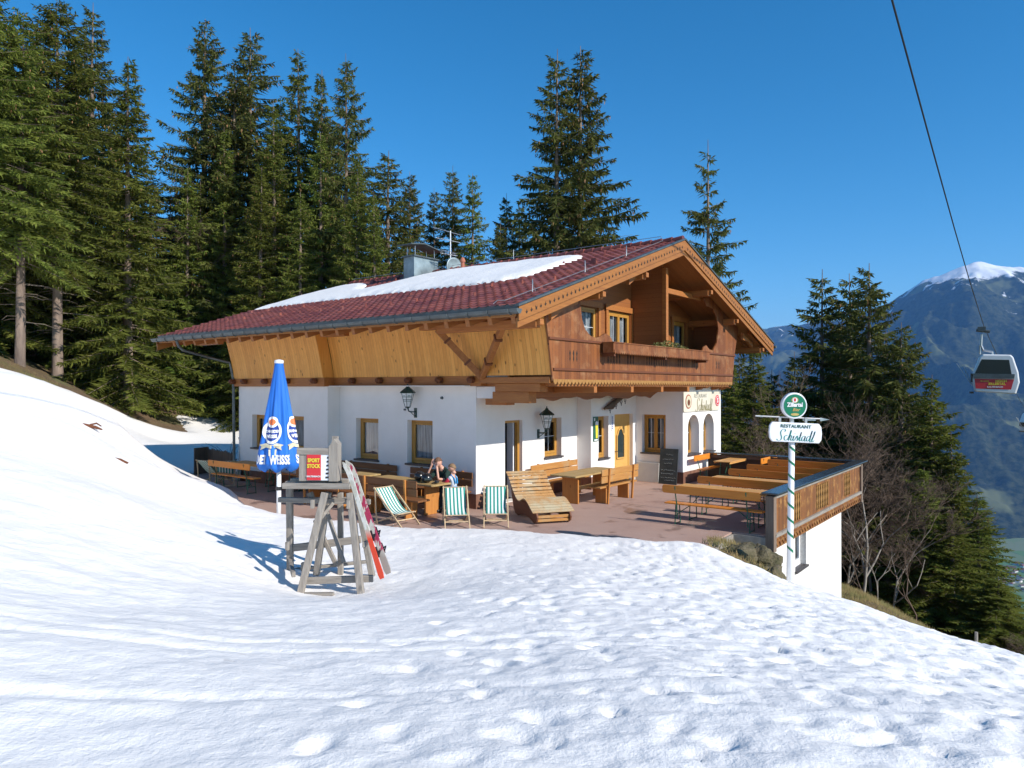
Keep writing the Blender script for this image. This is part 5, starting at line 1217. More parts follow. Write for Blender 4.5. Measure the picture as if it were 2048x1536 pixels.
place(0, -.72, 6.9, U, 'shaded beer bench along the wall behind the umbrella', LG)
place(1, -.95, 5.6, U, 'shaded folding table right behind the umbrella pole', LG, .7)

def heavy_bench(L, mt, mtz, label, X, Y, rz, group):       # back at -y
    t = hempty('garden_bench', X, Y, 0.003, rz, label, 'bench', group)
    for k in range(2): b = MB(); b.box(-L/2, L/2, -.19+k*.2, .0+k*.2, .42, .465); b.build('seat', mt, t, bevel=.01)
    for s in (-1, 1):
        b = MB(); b.box(s*L*.30-.025, s*L*.30+.025, -.14, .19, 0, .419); b.build('leg', mtz, t, bevel=.008)
        b = MB(); b.beam((s*L*.33, -.215, .0), (s*L*.33, -.27, .93), .055, .05, up=(0, 1, 0)); b.build('post', mtz, t, bevel=.006)
    for k in range(2): b = MB((0, 0, 0), (1, 0, 0), (0, 1, 0)); z = .56+k*.185; b.prism([(-L/2, z), (L/2, z), (L/2, z+.165), (L/2-.02, z+.17), (-L/2+.02, z+.17), (-L/2, z+.165)], -.232-k*.012, -.20-k*.012); b.build('backrest', mt, t, bevel=.01)
    return t
def heavy_table(L, w, mt, mtz, label, X, Y, rz, group):
    t = hempty('garden_table', X, Y, 0.003, rz, label, 'table', group)
    b = MB(); rr = random.Random(L)
    pts = [(-L/2, -w/2), (L/2-.03, -w/2), (L/2, -w/2+.04), (L/2, w/2-.03), (L/2-.05, w/2), (-L/2+.04, w/2), (-L/2, w/2-.05)]
    b.prism(pts, .72, .765, 'xy'); b.build('table_top', mt, t, bevel=.01)
    for s in (-1, 1):
        b = MB(); b.box(s*L*.33-.03, s*L*.33+.03, -w*.3, w*.3, 0, .719); b.build('leg', mtz, t, bevel=.008)
    b = MB(); b.box(-L*.33+.032, L*.33-.032, -.02, .02, .30, .40); b.build('stretcher', mt, t); return t
HG = 'solid wooden garden tables and benches by the house'
heavy_table(2.35, .78, m_tabletop, m_heavyz, 'solid wooden table with two black helmets and the seated man', -1.20, 1.15, U, HG)
heavy_table(2.2, .78, m_tabletop, m_heavyz, 'solid wooden table partly hidden behind the grey ski stand', -1.15, 3.75, U, HG)
heavy_bench(2.1, m_heavyshade, m_heavyz, 'solid wooden bench with low back in front of the helmet table', -1.92, .98, -U, HG)
heavy_bench(2.1, m_heavyshade, m_heavyz, 'solid wooden bench left of the one before the helmet table', -1.92, 3.35, -U, HG)
heavy_bench(2.2, m_heavyshade, m_heavyz, 'brown wall bench on which the man sits', -.30, 1.15, U, HG)
heavy_bench(2.35, m_heavyshade, m_heavyz, 'brown wall bench below the left one of the two middle windows', -.30, 3.95, U, HG)
heavy_table(2.35, .82, m_tabletop, m_heavyz, 'sunlit wooden table in front of the house front wall', 3.0, -1.38, 0, HG)
heavy_bench(2.35, m_heavy, m_heavyz, 'orange wooden bench against the sunny front wall', 3.25, -.42, R(180), HG)
heavy_bench(2.0, m_heavy, m_heavyz, 'sunlit wooden bench turned away from the viewer at the front table', 3.35, -2.02, 0, HG)

# wave shaped slatted lounger
hx, hy, fx, fy = .32, 18.0, .93, 16.15; dirn = math.atan2(fy-hy, fx-hx)
t = empty('wave_lounger', (hx, hy, .003), dirn, 'wide wooden lounger with wavy slatted surface and red brown rocker sides', 'lounger')
PR = [(0, .95), (.18, .86), (.38, .70), (.58, .54), (.76, .43), (.92, .375), (1.06, .385), (1.2, .44), (1.34, .48), (1.5, .46), (1.68, .385), (1.84, .30), (1.96, .25)]
def prz(s): return float(np.interp(s, [p[0] for p in PR], [p[1] for p in PR]))
s = 0; k = 0
b = MB()
while s < 1.93:
    z0, z1 = prz(s), prz(s+.07); L = math.hypot(.07, z1-z0); c_, n_ = (.07/L, (z1-z0)/L), (-(z1-z0)/L, .07/L)
    q = [(s, z0), (s+.07, z1), (s+.07+n_[0]*.022, z1+n_[1]*.022), (s+n_[0]*.022, z0+n_[1]*.022)]
    b.prism(q, -.50, .50); s += .07+.016+(.014 if s < .6 else 0)
b.build('slats', m_lounge, t, bevel=.003)
sp_ = [(.06, .90)]+[(p[0], p[1]-.004) for p in PR[1:]]+[(2.02, .16), (1.98, .06), (1.85, .0), (1.7, .03), (1.5, .08), (1.2, .09), (.9, .05), (.7, .0), (.5, .02), (.38, .12), (.25, .35), (.1, .7)]
for y in (-.42, .38): b = MB(); b.prism(sp_, y, y+.04); b.build('side_panel', m_loungeside, t, bevel=.006)
b = MB()
for (x_, z_) in ((1.93, .08), (1.93, .16), (.5, .2), (1.3, .25)): b.box(x_-.02, x_+.02, -.38, .38, z_-.03, z_+.03)
b.build('crossbar', m_heavy, t, split=True)

def deckchair(label=None):
    t = empty('deck_chair', (0, 0, 0)); w_ = .54                # faces -y
    for s in (-1, 1): b = MB(); b.beam((s*w_/2, -.52, .0), (s*w_/2, .42, 1.02), .024, .04, up=(0, 0, 1)); b.build('side_rail', m_cream, t)
    for s in (-1, 1): b = MB(); b.beam((s*(w_/2-.03), .44, .0), (s*(w_/2-.03), -.40, .36), .022, .036); b.build('leg', m_cream, t)
    b = MB(); b.tube([(-w_/2-.02, .41, 1.0), (w_/2+.02, .41, 1.0)], .014, 6); b.tube([(-w_/2, -.38, .355), (w_/2, -.38, .355)], .014, 6); b.tube([(-w_/2, .40, .03), (w_/2, .40, .03)], .014, 6); b.beam((-w_/2, -.36, .17), (w_/2, -.36, .17), .02, .03); b.build('crossbar', m_cream, t, split=True)
    for s in (-1, 1): b = MB(); b.beam((s*(w_/2+.015), .36, .93), (s*(w_/2+.015), .30, .0), .018, .03); b.build('rear_strut', m_cream, t)
    n = 18; cl = []
    for k in range(n+1):
        u = k/n; y = .42*(1-u)+(-.39)*u; z = 1.01*(1-u)+.365*u-.30*math.sin(math.pi*u)**1.15*(.55+.45*u); cl.append((y, z))
    b = MB(); vs = []
    for (y, z) in cl:
        for j in range(9): x = (-1+2*j/8)*.232; vs.append((x, y, z-.012*(1-(2*j/8-1)**2)))
    b.add(vs, [(i*9+j, i*9+j+1, (i+1)*9+j+1, (i+1)*9+j) for i in range(n) for j in range(8)]); o = b.build('fabric', m_stripe, t, smooth=True)
    so_ = o.modifiers.new('thick', 'SOLIDIFY'); so_.thickness = .004
    return t
d0 = deckchair(); DC = 'green and white striped deck chairs'
def dchair(o, x, y, z, a, label): o.location = (x, y, z); o.rotation_euler = (0, 0, a); o.scale = (.98, 1, .78); tag(o, label, 'deck chair', DC)
dchair(d0, -1.24, 16.0, .003, R(8), 'green striped deck chair in the middle, right below the boy')
dchair(copy_tree(d0), -.36, 16.15, .003, R(2), 'green striped deck chair next to the wooden lounger')
dchair(copy_tree(d0), -2.62, 16.15, .003, R(50), 'green striped deck chair turned sideways at the snow edge by the solid bench')
o = copy_tree(d0); dchair(o, -8.95, 22.5, .003, R(200), 'green striped deck chair behind the far left orange bench')
x_, y_ = W(-1.5, 9.6); o = copy_tree(d0); dchair(o, x_, y_, .003, R(150), 'green striped deck chair beside the snow shovel')

# snow shovel, fence
t = hempty('snow_shovel', -.62, 9.75, .003, R(0), 'snow shovel with black grip leaning on the left house corner', 'shovel'); t.rotation_euler = (R(-4), R(9), HROT)
b = MB(); b.tube([(0, 0, .3), (0, 0, 1.25)], .02, 6); b.build('shaft', m_steel, t)
b = MB(); b.tube([(0, -.09, 1.42), (0, .09, 1.42), (0, .0, 1.22), (0, -.09, 1.42)], .018, 6); b.build('grip', m_black, t)
b = MB(); b.prism([(-.24, .02), (.24, .02), (.24, .36), (.15, .42), (-.15, .42), (-.24, .36)], -.02, .01); b.frame(); o = b.build('blade', m_zinc, t); o.rotation_euler = (0, 0, R(90))
p0 = C(388, 950, 25.2); p1 = C(416, 945, 25.8); p2 = (W(-.5, 10.0)[0]-.0, W(-.5, 10.0)[1])
t = empty('picket_fence', (p0[0], p0[1], 0), 0, 'old dark brown wooden picket fence between the snow wall and the house', 'fence')
v1 = (p1[0]-p0[0], p1[1]-p0[1], 0); v2 = (p2[0]-p1[0], p2[1]-p1[1], 0); L1 = math.hypot(*v1[:2]); L2 = math.hypot(*v2[:2])
b = MB((0, 0, 0), v1, (v1[1], -v1[0], 0)); b.box(0, L1, 0, .03, -.3, .93); b.build('solid_panel', m_fence, t)
b = MB(v1, v2, (v2[1], -v2[0], 0)); x = .03; rr = random.Random(2)
while x < L2: hh = .86+rr.uniform(-.03, .03); b.prism([(x, -.2), (x+.075, -.2), (x+.075, hh), (x+.037, hh+.04), (x, hh)], .032, .05); x += .125
b.build('pickets', m_fence, t); b = MB(v1, v2, (v2[1], -v2[0], 0)); b.box(0, L2, 0, .03, .2, .28); b.box(0, L2, 0, .03, .66, .74); b.build('rail', m_fence, t, split=True)

# ---------------------------------------------------------------- closed umbrella
t = empty('closed_umbrella', (-5.34, 16.5, .003), 0, 'tall closed blue beer garden umbrella with white and cream lettering on a white pole', 'umbrella')
b = MB(); b.tube([(0, 0, -.05), (0, 0, 1.3)], .052, 14); b.build('pole', m_white, t, smooth=True); b = MB(); b.tube([(0, 0, .70), (0, 0, .78)], .07, 12); b.build('pole_collar', m_black, t)
UP = [(1.17, .27), (1.22, .38), (1.32, .445), (1.6, .41), (1.9, .365), (2.2, .32), (2.5, .275), (2.8, .225), (3.1, .175), (3.4, .12), (3.62, .092)]
def urr(th, z):
    r = float(np.interp(z, [p[0] for p in UP], [p[1] for p in UP])); fold = .085*math.cos(th*8+1.2*math.sin(z*1.2))+.04*math.cos(th*17+z)+.05*math.cos(th*3+1)
    return r*(1+fold*min(1, (3.7-z)/1.2))
b = MB(); nz, nth = 44, 96; vs = []
for i in range(nz+1):
    z = 1.17+(3.62-1.17)*i/nz
    for k in range(nth): th = 2*math.pi*k/nth; r = urr(th, z); zz = z-(.05*math.cos(th*5+.7) if i < 4 else 0)*(1-i/4 if i < 4 else 0); vs.append((r*math.cos(th), r*math.sin(th), zz))
b.add(vs, [(i*nth+k, i*nth+(k+1) % nth, (i+1)*nth+(k+1) % nth, (i+1)*nth+k) for i in range(nz) for k in range(nth)]+[tuple(nz*nth+k for k in range(nth))])
can = b.build('canopy', m_blue, t, smooth=True)
b = MB(); b.lathe([(.10, 3.6), (.105, 3.63), (.10, 3.67), (.03, 3.69)], 16); b.build('top_cap', m_white, t)
def wrap(vs, th0, zc, off, slope=0):
    out = []
    for x, y, *_ in vs:
        z = zc+y; r = float(np.interp(z, [p[0] for p in UP], [p[1] for p in UP])); th = th0+x/max(r, .2); rr_ = urr(th, z)+off; out.append((rr_*math.cos(th), rr_*math.sin(th), z+slope*x))
    return out
def utext(body, size, th0, zc, m, name='lettering', sx=1, bold=.012, off=.016):
    vs, fs = text_data(body, size, sx=sx, bold=bold, ext=0)
    me = bmesh.new(); vv = [me.verts.new((v[0], v[1], 0)) for v in vs]
    for f_ in fs:
        try: me.faces.new([vv[i] for i in f_])
        except Exception: pass
    bmesh.ops.triangulate(me, faces=me.faces); 
    for _ in range(1): bmesh.ops.subdivide_edges(me, edges=[e for e in me.edges if e.calc_length() > .05], cuts=2, use_grid_fill=False); bmesh.ops.triangulate(me, faces=me.faces)
    me.verts.index_update(); w_ = wrap([(v.co.x, v.co.y) for v in me.verts], th0, zc, off); b = MB(); b.add(w_, [tuple(v.index for v in f.verts) for f in me.faces]); me.free(); return b.build(name, m, can)
def udisc(r0, r1, th0, zc, m, off, name='emblem', seg=28, sq=1):
    b = MB(); n = 5; vs = [(r0+(r1-r0)*j/n, 2*math.pi*k/seg) for j in range(n+1) for k in range(seg)]
    b.add(wrap([(r*math.cos(a), r*sq*math.sin(a)) for r, a in vs], th0, zc, off), [(j*seg+k, j*seg+(k+1) % seg, (j+1)*seg+(k+1) % seg, (j+1)*seg+k) for j in range(n) for k in range(seg)]); return b.build(name, m, can)
TF = R(-72)-math.pi*0                                    # direction to the camera from the umbrella
TF = math.atan2(-17.78, 5.76)
for k, body in enumerate(('DER', 'WEISSE', 'STIL')):
    utext(body, .27, TF+(-.98, .06, 1.22)[k], 1.42, m_textwhite, sx=.50)
for th in (TF-.45, TF+1.12):
    udisc(.165, .215, th, 2.05, m_textwhite, .016, sq=1.25); udisc(.0, .165, th, 2.05, m_navy, .014, sq=1.15); udisc(.0, .125, th, 2.27, m_textwhite, .020); udisc(0, .075, th, 2.27, m_orangepaint, .024)
    utext('SCHNEIDER', .085, th, 2.06, m_textwhite, off=.024, bold=.004, sx=.72); utext('WEISSE', .10, th, 1.95, m_textwhite, off=.024, bold=.005, sx=.72)
    for q, sgn in ((0, -1), (1, 1)):
        b = MB(); pp = [(sgn*x, y) for x, y in ((.0, -.20), (.1, -.17), (.24, -.24), (.22, -.16), (.27, -.12), (.12, -.08), (.0, -.12))]
        b.add(wrap(pp, th, 1.88, .026), [tuple(range(len(pp)))]); b.build('ribbon', m_creamprint, can)
    b = MB(); pp = [(-.07, -.36), (.07, -.36), (.08, -.22), (-.08, -.22)]; b.add(wrap(pp, th+.12, 1.88, .03), [(0, 1, 2, 3)]); b.build('emblem', m_creamprint, can)

# ---------------------------------------------------------------- grey timber ski stand
SX, SY = -2.45, 9.75; gzz = .36
st = empty('ski_stand', (SX, SY, gzz), R(-3), 'weathered grey timber stand with slanted legs and a red and white sign on top', 'ski stand')
def sbeam(p, q, w_=.085, h_=.085, name='beam', m=None): b = MB(); b.beam(p, q, w_, h_, up=(0, 1, .1) if abs(p[2]-q[2]) > .4 else (0, 0, 1)); return b.build(name, m or (m_grey if abs(p[2]-q[2]) > .4 else m_greyx), st, bevel=.008)
# coordinates relative to the stand: x right, y away, z up; px scale about 148 px/m at D 9.75
def q(px, py, D=9.75): x, y, z = C(px, py, D); return (x-SX, D-SY, z-gzz)
sbeam(q(603, 1192, 9.3), q(652, 985, 9.5), .085, .075, 'leg'); sbeam(q(727, 1188, 9.3), q(703, 985, 9.5), .085, .08, 'leg')
sbeam(q(576, 1145, 10.2), q(576, 975, 10.0), .085, .08, 'leg'); sbeam(q(677, 1150, 10.4), q(677, 985, 10.3), .075, .07, 'leg')
sbeam(q(630, 1150, 10.1), q(655, 985, 9.9), .085, .08, 'leg'); sbeam(q(742, 1155, 10.3), q(712, 985, 10.0), .08, .075, 'leg')
sbeam(q(628, 1040, 10.0), q(670, 1130, 10.2), .06, .05, 'brace'); sbeam(q(618, 985, 9.9), q(628, 1010, 9.9), .10, .06, 'brace')
sbeam(q(566, 972, 9.55), q(704, 972, 9.5), .07, .075); sbeam(q(582, 961, 9.7), q(700, 961, 9.7), .1, .06); sbeam(q(566, 968, 10.25), q(712, 968, 10.3), .07, .075)
for k_p, D_p in enumerate((9.66, 9.79, 9.92, 10.05, 10.18)): sbeam(q(590+k_p*2, 967, D_p), q(700-k_p, 967.5, D_p), .115, .035, 'platform_board')
sbeam(q(555, 1000, 9.8), q(742, 1003, 9.75), .055, .07); sbeam(q(580, 1000, 10.3), q(700, 998, 10.3), .05, .06)
sbeam(q(605, 1162, 9.45), q(750, 1155, 9.5), .05, .09); sbeam(q(578, 1097, 10.15), q(720, 1078, 10.1), .05, .10); sbeam(q(560, 1143, 10.3), q(730, 1122, 10.6), .06, .045)
sbeam(q(585, 1190, 9.3), q(672, 1188, 9.3), .08, .05)
sbeam(q(733, 1088, 9.35), q(738, 1080, 10.25), .05, .07); sbeam(q(700, 1003, 9.45), q(705, 1000, 10.3), .05, .07); sbeam(q(590, 1150, 9.35), q(574, 1120, 10.2), .05, .07); sbeam(q(640, 1040, 9.5), q(668, 1005, 9.6), .05, .045, 'brace'); sbeam(q(690, 1125, 9.6), q(650, 1015, 9.9), .05, .045, 'brace')
for (px_, py_) in ((628, 1008), (701, 1008), (609, 1133), (717, 1133), (577, 1092)): b = MB(); x, y, z = q(px_, py_, 9.44); b.box(x-.022, x+.022, y-.04, y+.02, z-.055, z+.055); b.build('tenon', m_grey, st, bevel=.006)
bx = 9.55
b = MB(); x0, _, z0 = q(600, 962, bx); x1, _, z1 = q(617, 905, bx); b.box(x0, x1, bx-SY-.03, bx-SY+.03, z0, z1); b.build('sign_post', m_grey, st, bevel=.006)
x0, _, z0 = q(661, 962, bx); x1, _, z1 = q(680, 892, bx)
b = MB(); b.prism([(x0, z0), (x1, z0), (x1, z1+.03), ((x0+x1)/2+.01, z1+.10), (x0, z1)], bx-SY-.05, bx-SY+.12); b.build('sign_post', m_grey, st, bevel=.006)
x0, _, z0 = q(661+9, 900, 9.9); b = MB(); b.box(x0-.05, x0+.03, 9.9-SY, 9.9-SY+.05, z0, z0+.19); b.build('sign_post', m_grey, st)
b = MB(); x0, _, z0 = q(596, 909, bx); x1, _, z1 = q(662, 896, bx); b.box(x0, x1, bx-SY-.045, bx-SY+.05, z0, z1); b.build('top_board', m_greyx, st, bevel=.006)
x0, _, z0 = q(616.5, 960, bx); x1, _, z1 = q(662, 908, bx); yb = bx-SY-.03
b = MB(); b.box(x0, x1, yb-.005, yb+.01, z0, z1); sb = b.build('sign_panel', m_signwhite, st); xm = x0+(x1-x0)*.63
b = MB(); b.box(x0+.002, xm, yb-.012, yb-.006, z0+.003, z1-.003); b.build('red_field', m_red, sb)
cx = (x0+xm)/2; zc = (z0+z1)/2
for s_, dz, sz_ in (('SPORT', .09, .068), ('STOCK', .015, .068)): text(s_, sz_, m_yellow, sb, (cx, yb-.013, zc+dz), (1, 0, 0), (0, -1, 0), sx=.78, bold=.003)
text('KALTENBACH', .029, m_textwhite, sb, (cx, yb-.013, zc-.12), (1, 0, 0), (0, -1, 0), bold=.001)
for k in range(6): b = MB((xm+.085, yb-.007, z0+.04+k*.052), (1, 0, 0), (0, -1, 0)); b.box(-.022+.004*k, .02, 0, .003, -.012, .012); b.build('print', m_black, sb)
# skis leaning on the right side
sk = empty('pair_of_skis', (C(775, 1152, 9.3)[0], 9.3, .36), 0, 'red and white pair of skis leaning on the right side of the grey stand', 'skis')
def ski(o0, top, col, wdt, name='ski'):
    t = sk; a0 = Vector(o0); a1 = Vector(top); d = (a1-a0); L = d.length; d.normalize(); side = Vector((1, -.25, 0)); side = (side-d*side.dot(d)).normalized(); nn = side.cross(d)
    b = MB(); n = 26; vs = []
    for i in range(n+1):
        u = i/n; w_ = wdt*(.5-.13*math.sin(math.pi*u)); 
        if u > .93: w_ *= math.sqrt(max(.02, 1-((u-.93)/.07)**2))
        if u < .03: w_ *= .7
        c = a0+d*(L*u)+nn*(.10*max(0, (u-.88)/.12)**2)
        for s_, h_ in ((-1, 0), (1, 0), (1, .018), (-1, .018)): vs.append(tuple(c+side*s_*w_-nn*h_))
    b.add(vs, [(i*4+j, i*4+(j+1) % 4, (i+1)*4+(j+1) % 4, (i+1)*4+j) for i in range(n) for j in range(4)]+[(3, 2, 1, 0), (n*4, n*4+1, n*4+2, n*4+3)])
    o = b.build(name, col, t)
    for s0 in (.22, .36):
        c = a0+d*(L*s0)-nn*.03; b = MB(); b.frame(c, side, -nn, d); b.box(-.035, .035, -.0, .035, -.08, .06); b.tube([(-.03, .03, -.05), (-.05, .07, .0), (.05, .07, .0), (.03, .03, -.05)], .012, 5); b.build('binding', m_black, o)
    return o
def skimat(name, low, hi_a, hi_b, zc_):
    m, t, b = _nodes(name); b.inputs['Roughness'].default_value = .35; tc = N(t, 'ShaderNodeTexCoord'); sp = N(t, 'ShaderNodeSeparateXYZ'); t.links.new(tc.outputs['Object'], sp.inputs[0])
    up_ = mixc(t, ramp(t, noise(t, coords(t, (6, 6, 2)), 2.5, 3), .47, .53), hi_a, hi_b)
    t.links.new(mixc(t, ramp(t, sp.outputs[2], zc_-.06, zc_+.06), low, up_), b.inputs['Base Color']); return m
skm1 = skimat('red_ski_surface', (.66, .06, .02), (.46, .44, .36), (.60, .58, .52), .80); skm2 = skimat('printed_ski_surface', (.34, .30, .26), (.55, .53, .46), (.40, .04, .09), .55)
def qq(px, py, D): x, y, z = C(px, py, D); return (x-sk.location.x, y-sk.location.y, z-sk.location.z)
ski(qq(764, 1157, 9.15), qq(692, 925, 9.55), skm1, .075); ski(qq(777, 1147, 9.25), qq(698, 922, 9.7), skm2, .095)

# ---------------------------------------------------------------- striped sign pole
PD = 12.5; ps = empty('restaurant_sign_pole', (C(1580, 1172, PD)[0], PD, -.55), 0, 'white pole with green spiral carrying a round beer sign and a white restaurant board', 'sign')
def pz(py): return EYE+(775-py)/1440*PD+.55
pole = MB(); pole.tube([(-.02, 0, 0), (.03, 0, pz(880))], .052, 16); po = pole.build('pole', m_white, ps, smooth=True)
b = MB(); nt_ = 7.6; vs = []; n = 240; z0, z1 = pz(1110), pz(892)
for i in range(n+1):
    u = i/n; z = z0+(z1-z0)*u; 
    for dzz in (-.022, .022):
        a = -2*math.pi*nt_*u+1; zz = z+dzz; cx_ = -.02+.05*(zz/pz(880)); vs.append((cx_+.0545*math.cos(a), .0545*math.sin(a), zz))
b.add(vs, [(2*i, 2*i+1, 2*i+3, 2*i+2) for i in range(n)]); b.build('green_stripe', m_green, po)
yb = -.07; sg = MB((.06, yb, 0), (1, 0, -.045), (0, -1, 0)); 
hw, zb, zt = .455, pz(884), pz(845)
sg.prism([(-hw+.05, zb), (hw-.05, zb), (hw-.01, zb+.06), (hw, (zb+zt)/2), (hw-.01, zt-.06), (hw-.05, zt), (-hw+.05, zt), (-hw+.01, zt-.06), (-hw, (zb+zt)/2), (-hw+.01, zb+.06)], -.03, .03)
sgo = sg.build('name_board', m_signwhite, ps, bevel=.012)
zc = (zb+zt)/2
text('RESTAURANT', .078, m_textgreen, sgo, (.06, yb-.031, zc+.105), (1, 0, -.045), (0, -1, 0), up=(.045, 0, 1), sx=1.1, bold=.001)
script('Schistadl', .215, m_textteal, sgo, (.06, yb-.032, zc-.055), (1, 0, -.045), (0, -1, 0), up=(.045, 0, 1))
b = MB(); za = pz(835.5); b.tube([(-.62, yb+.02, za+.035), (.55, yb+.02, za-.02)], .014, 6); b.box(-.02, .04, yb+.0, yb+.06, zt-.05, pz(828)); 
for x in (-.2, .25): b.box(x-.02, x+.02, yb, yb+.03, zt-.01, za+.01)
b.build('arrow_bar', m_steel, ps)
b = MB((0, yb+.02, 0), (1, 0, -.045), (0, -1, 0)); b.prism([(.50, za+.03), (.66, za), (.50, za-.035)], -.01, .012); b.prism([(-.62, za-.0), (-.50, za+.02), (-.50, za-.01)], -.01, .012); b.prism([(.2, za-.02), (.42, za+.01), (.42, za-.03), (.2, za-.035)], -.008, .01); b.build('arrow_head', m_zinc2, ps)
zr_ = pz(811); b = MB((.035, yb, zr_), (1, 0, 0), (0, -1, 0)); b.prism([(.215*math.cos(a), .225*math.sin(a)) for a in np.linspace(0, 6.283, 49)[:-1]], -.055, .05); rs_ = b.build('round_sign', m_signwhite, ps, bevel=.012)
def rd(r, m, d0, d1, name='disc', dx=0, dz=0, sq=1, sx=1): b = MB((.035+dx, yb, zr_+dz), (1, 0, 0), (0, -1, 0)); b.prism([(r*sx*math.cos(a), r*sq*math.sin(a)) for a in np.linspace(0, 6.283, 41)[:-1]], d0, d1); return b.build(name, m, rs_)
rd(.198, m_steel, .051, .053, 'rim'); rd(.188, m_green, .054, .056, 'green_field', sq=1.04); rd(.058, m_gold, .057, .059, 'crest', dz=.098, sq=.85); rd(.042, m_textwhite, .06, .062, 'crest', dz=.098, sq=1); rd(.03, m_red, .063, .065, 'crest', dz=.10, sq=1, sx=.6); rd(.03, m_gold, .057, .059, 'cartouche', dz=-.15, sx=2.4, sq=.75)
text('Zillertal', .098, m_textwhite, rs_, (.035, yb-.058, zr_+.015), (1, 0, 0), (0, -1, 0), bold=.0042, sx=.86); text('Bier', .075, m_gold, rs_, (.05, yb-.058, zr_-.07), (1, 0, 0), (0, -1, 0), shear=.4, bold=.001)

# ---------------------------------------------------------------- cable car
GD = 46.
def gp(px, py, D=GD): return Vector(C(px, py, D))
gc = gp(1985, 758); gn = empty('cable_car_cabin', tuple(gc), R(-31), 'white cable car cabin with dark window and red lettered panel before the mountain', 'cable car')
k_ = GD/1440
def gx(px): return (px-1985)*k_
def gzv(py): return (758-py)*k_
dp = 1.5
prof = [(1955, 783), (1951, 762), (1952, 745), (1963, 714), (1968, 709), (2014, 711), (2018, 716), (2026, 745), (2028, 765), (2022, 788)]
b = MB((0, 0, 0), (1, 0, 0), (0, 1, 0)); b.prism([(gx(x), gzv(y)) for x, y in prof], -dp/2, dp/2); body = b.build('cabin_body', m_white, gn, bevel=.08)
b = MB(); yy = -dp/2-.012; b.add([(gx(1954.5), yy, gzv(747)), (gx(2015), yy, gzv(749)), (gx(2011), yy, gzv(721)), (gx(1966), yy, gzv(719))], [(0, 1, 2, 3)]); b.build('window', m_dglass, gn)
b = MB((0, 0, 0), (1, 0, 0), (0, -1, 0)); b.prism([(gx(1952), gzv(757)), (gx(2019), gzv(758)), (gx(2020), gzv(749)), (gx(1951), gzv(747))], dp/2+.012, dp/2+.06); b.build('ski_rack', m_zinc, gn)
b = MB(); yy -= .004; b.add([(gx(1956), yy, gzv(777)), (gx(2014), yy, gzv(779)), (gx(2019), yy, gzv(759)), (gx(1954), yy, gzv(757.5))], [(0, 1, 2, 3)]); rp = b.build('red_panel', m_red, gn)
text('HOCH', .20, m_yellow, rp, (gx(1998), yy-.01, gzv(762.5)), (1, 0, 0), (0, -1, 0), bold=.008); text('ZILLERTAL', .19, m_yellow, rp, (gx(1991), yy-.01, gzv(768)), (1, 0, 0), (0, -1, 0), bold=.008); text('KALTENBACH', .13, m_textwhite, rp, (gx(1988), yy-.01, gzv(774)), (1, 0, 0), (0, -1, 0), bold=.006); text('Ski-optimal', .10, m_yellow, rp, (gx(1971), yy-.01, gzv(762)), (1, 0, 0), (0, -1, 0), bold=.002)
b = MB(); b.box(gx(1948), gx(1955), -.5, .5, gzv(764), gzv(747)); b.box(gx(1946), gx(1953), -.5, .5, gzv(787), gzv(783)); rk = b.build('ski_holder', m_black, gn)
b = MB()
for a_, c_, y_ in (((1951, 772), (1924, 726), -.2), ((1950, 768), (1935, 729), .1)): b.beam((gx(a_[0]), y_, gzv(a_[1])), (gx(c_[0]), y_, gzv(c_[1])), .07, .03)
b.build('skis_in_holder', m_ceram, gn)
b = MB(); b.tube([(gx(1985), 0, gzv(710)), (gx(1985), 0, gzv(704)), (gx(1970), 0, gzv(700)), (gx(1966), 0, gzv(690)), (gx(1967), 0, gzv(668))], .07, 8); b.tube([(gx(1964), 0, gzv(708)), (gx(1964), 0, gzv(690))], .06, 6); b.build('hanger_arm', m_steel, gn)
b = MB(); b.box(gx(1960), gx(1974), -.25, .25, gzv(662), gzv(653)); b.tube([(gx(1958), 0, gzv(659)), (gx(1981), 0, gzv(663))], .10, 8); b.build('cable_grip', m_zinc, gn)
# second cabin further down at the frame edge
g2 = copy_tree(gn); g2.location = tuple(gp(2062, 850, 95)); g2.rotation_euler = (0, 0, R(-6)); tag(g2, 'distant cable car cabin just cut by the right picture edge, lower on the cable', 'cable car')
for ch_ in list(bpy.data.objects):
    if ch_.parent == g2 and ch_.name.startswith(('red_panel',)):
        for q_ in [k for k in bpy.data.objects if k.parent == ch_]: bpy.data.objects.remove(q_)
A_ = gp(1785, -6, 14.5); B_ = gp(1969, 655); Cc = gp(2062, 880, 95)
b = MB(); pts = [A_+(A_-B_)*.5, A_]+[A_.lerp(B_, u)+Vector((0, 0, -.28*math.sin(math.pi*u))) for u in (.2, .4, .6, .8)]+[B_]+[B_.lerp(gp(2062, 835, 95), u)+Vector((0, 0, -.5*math.sin(math.pi*u))) for u in (.25, .5, .75)]+[gp(2062, 835, 95), gp(2110, 900, 140)]
b.tube(pts, .021, 6); tag(b.build('haul_cable', m_iron), 'long dark steel haul cable running down across the sky to the cabins', 'cable')

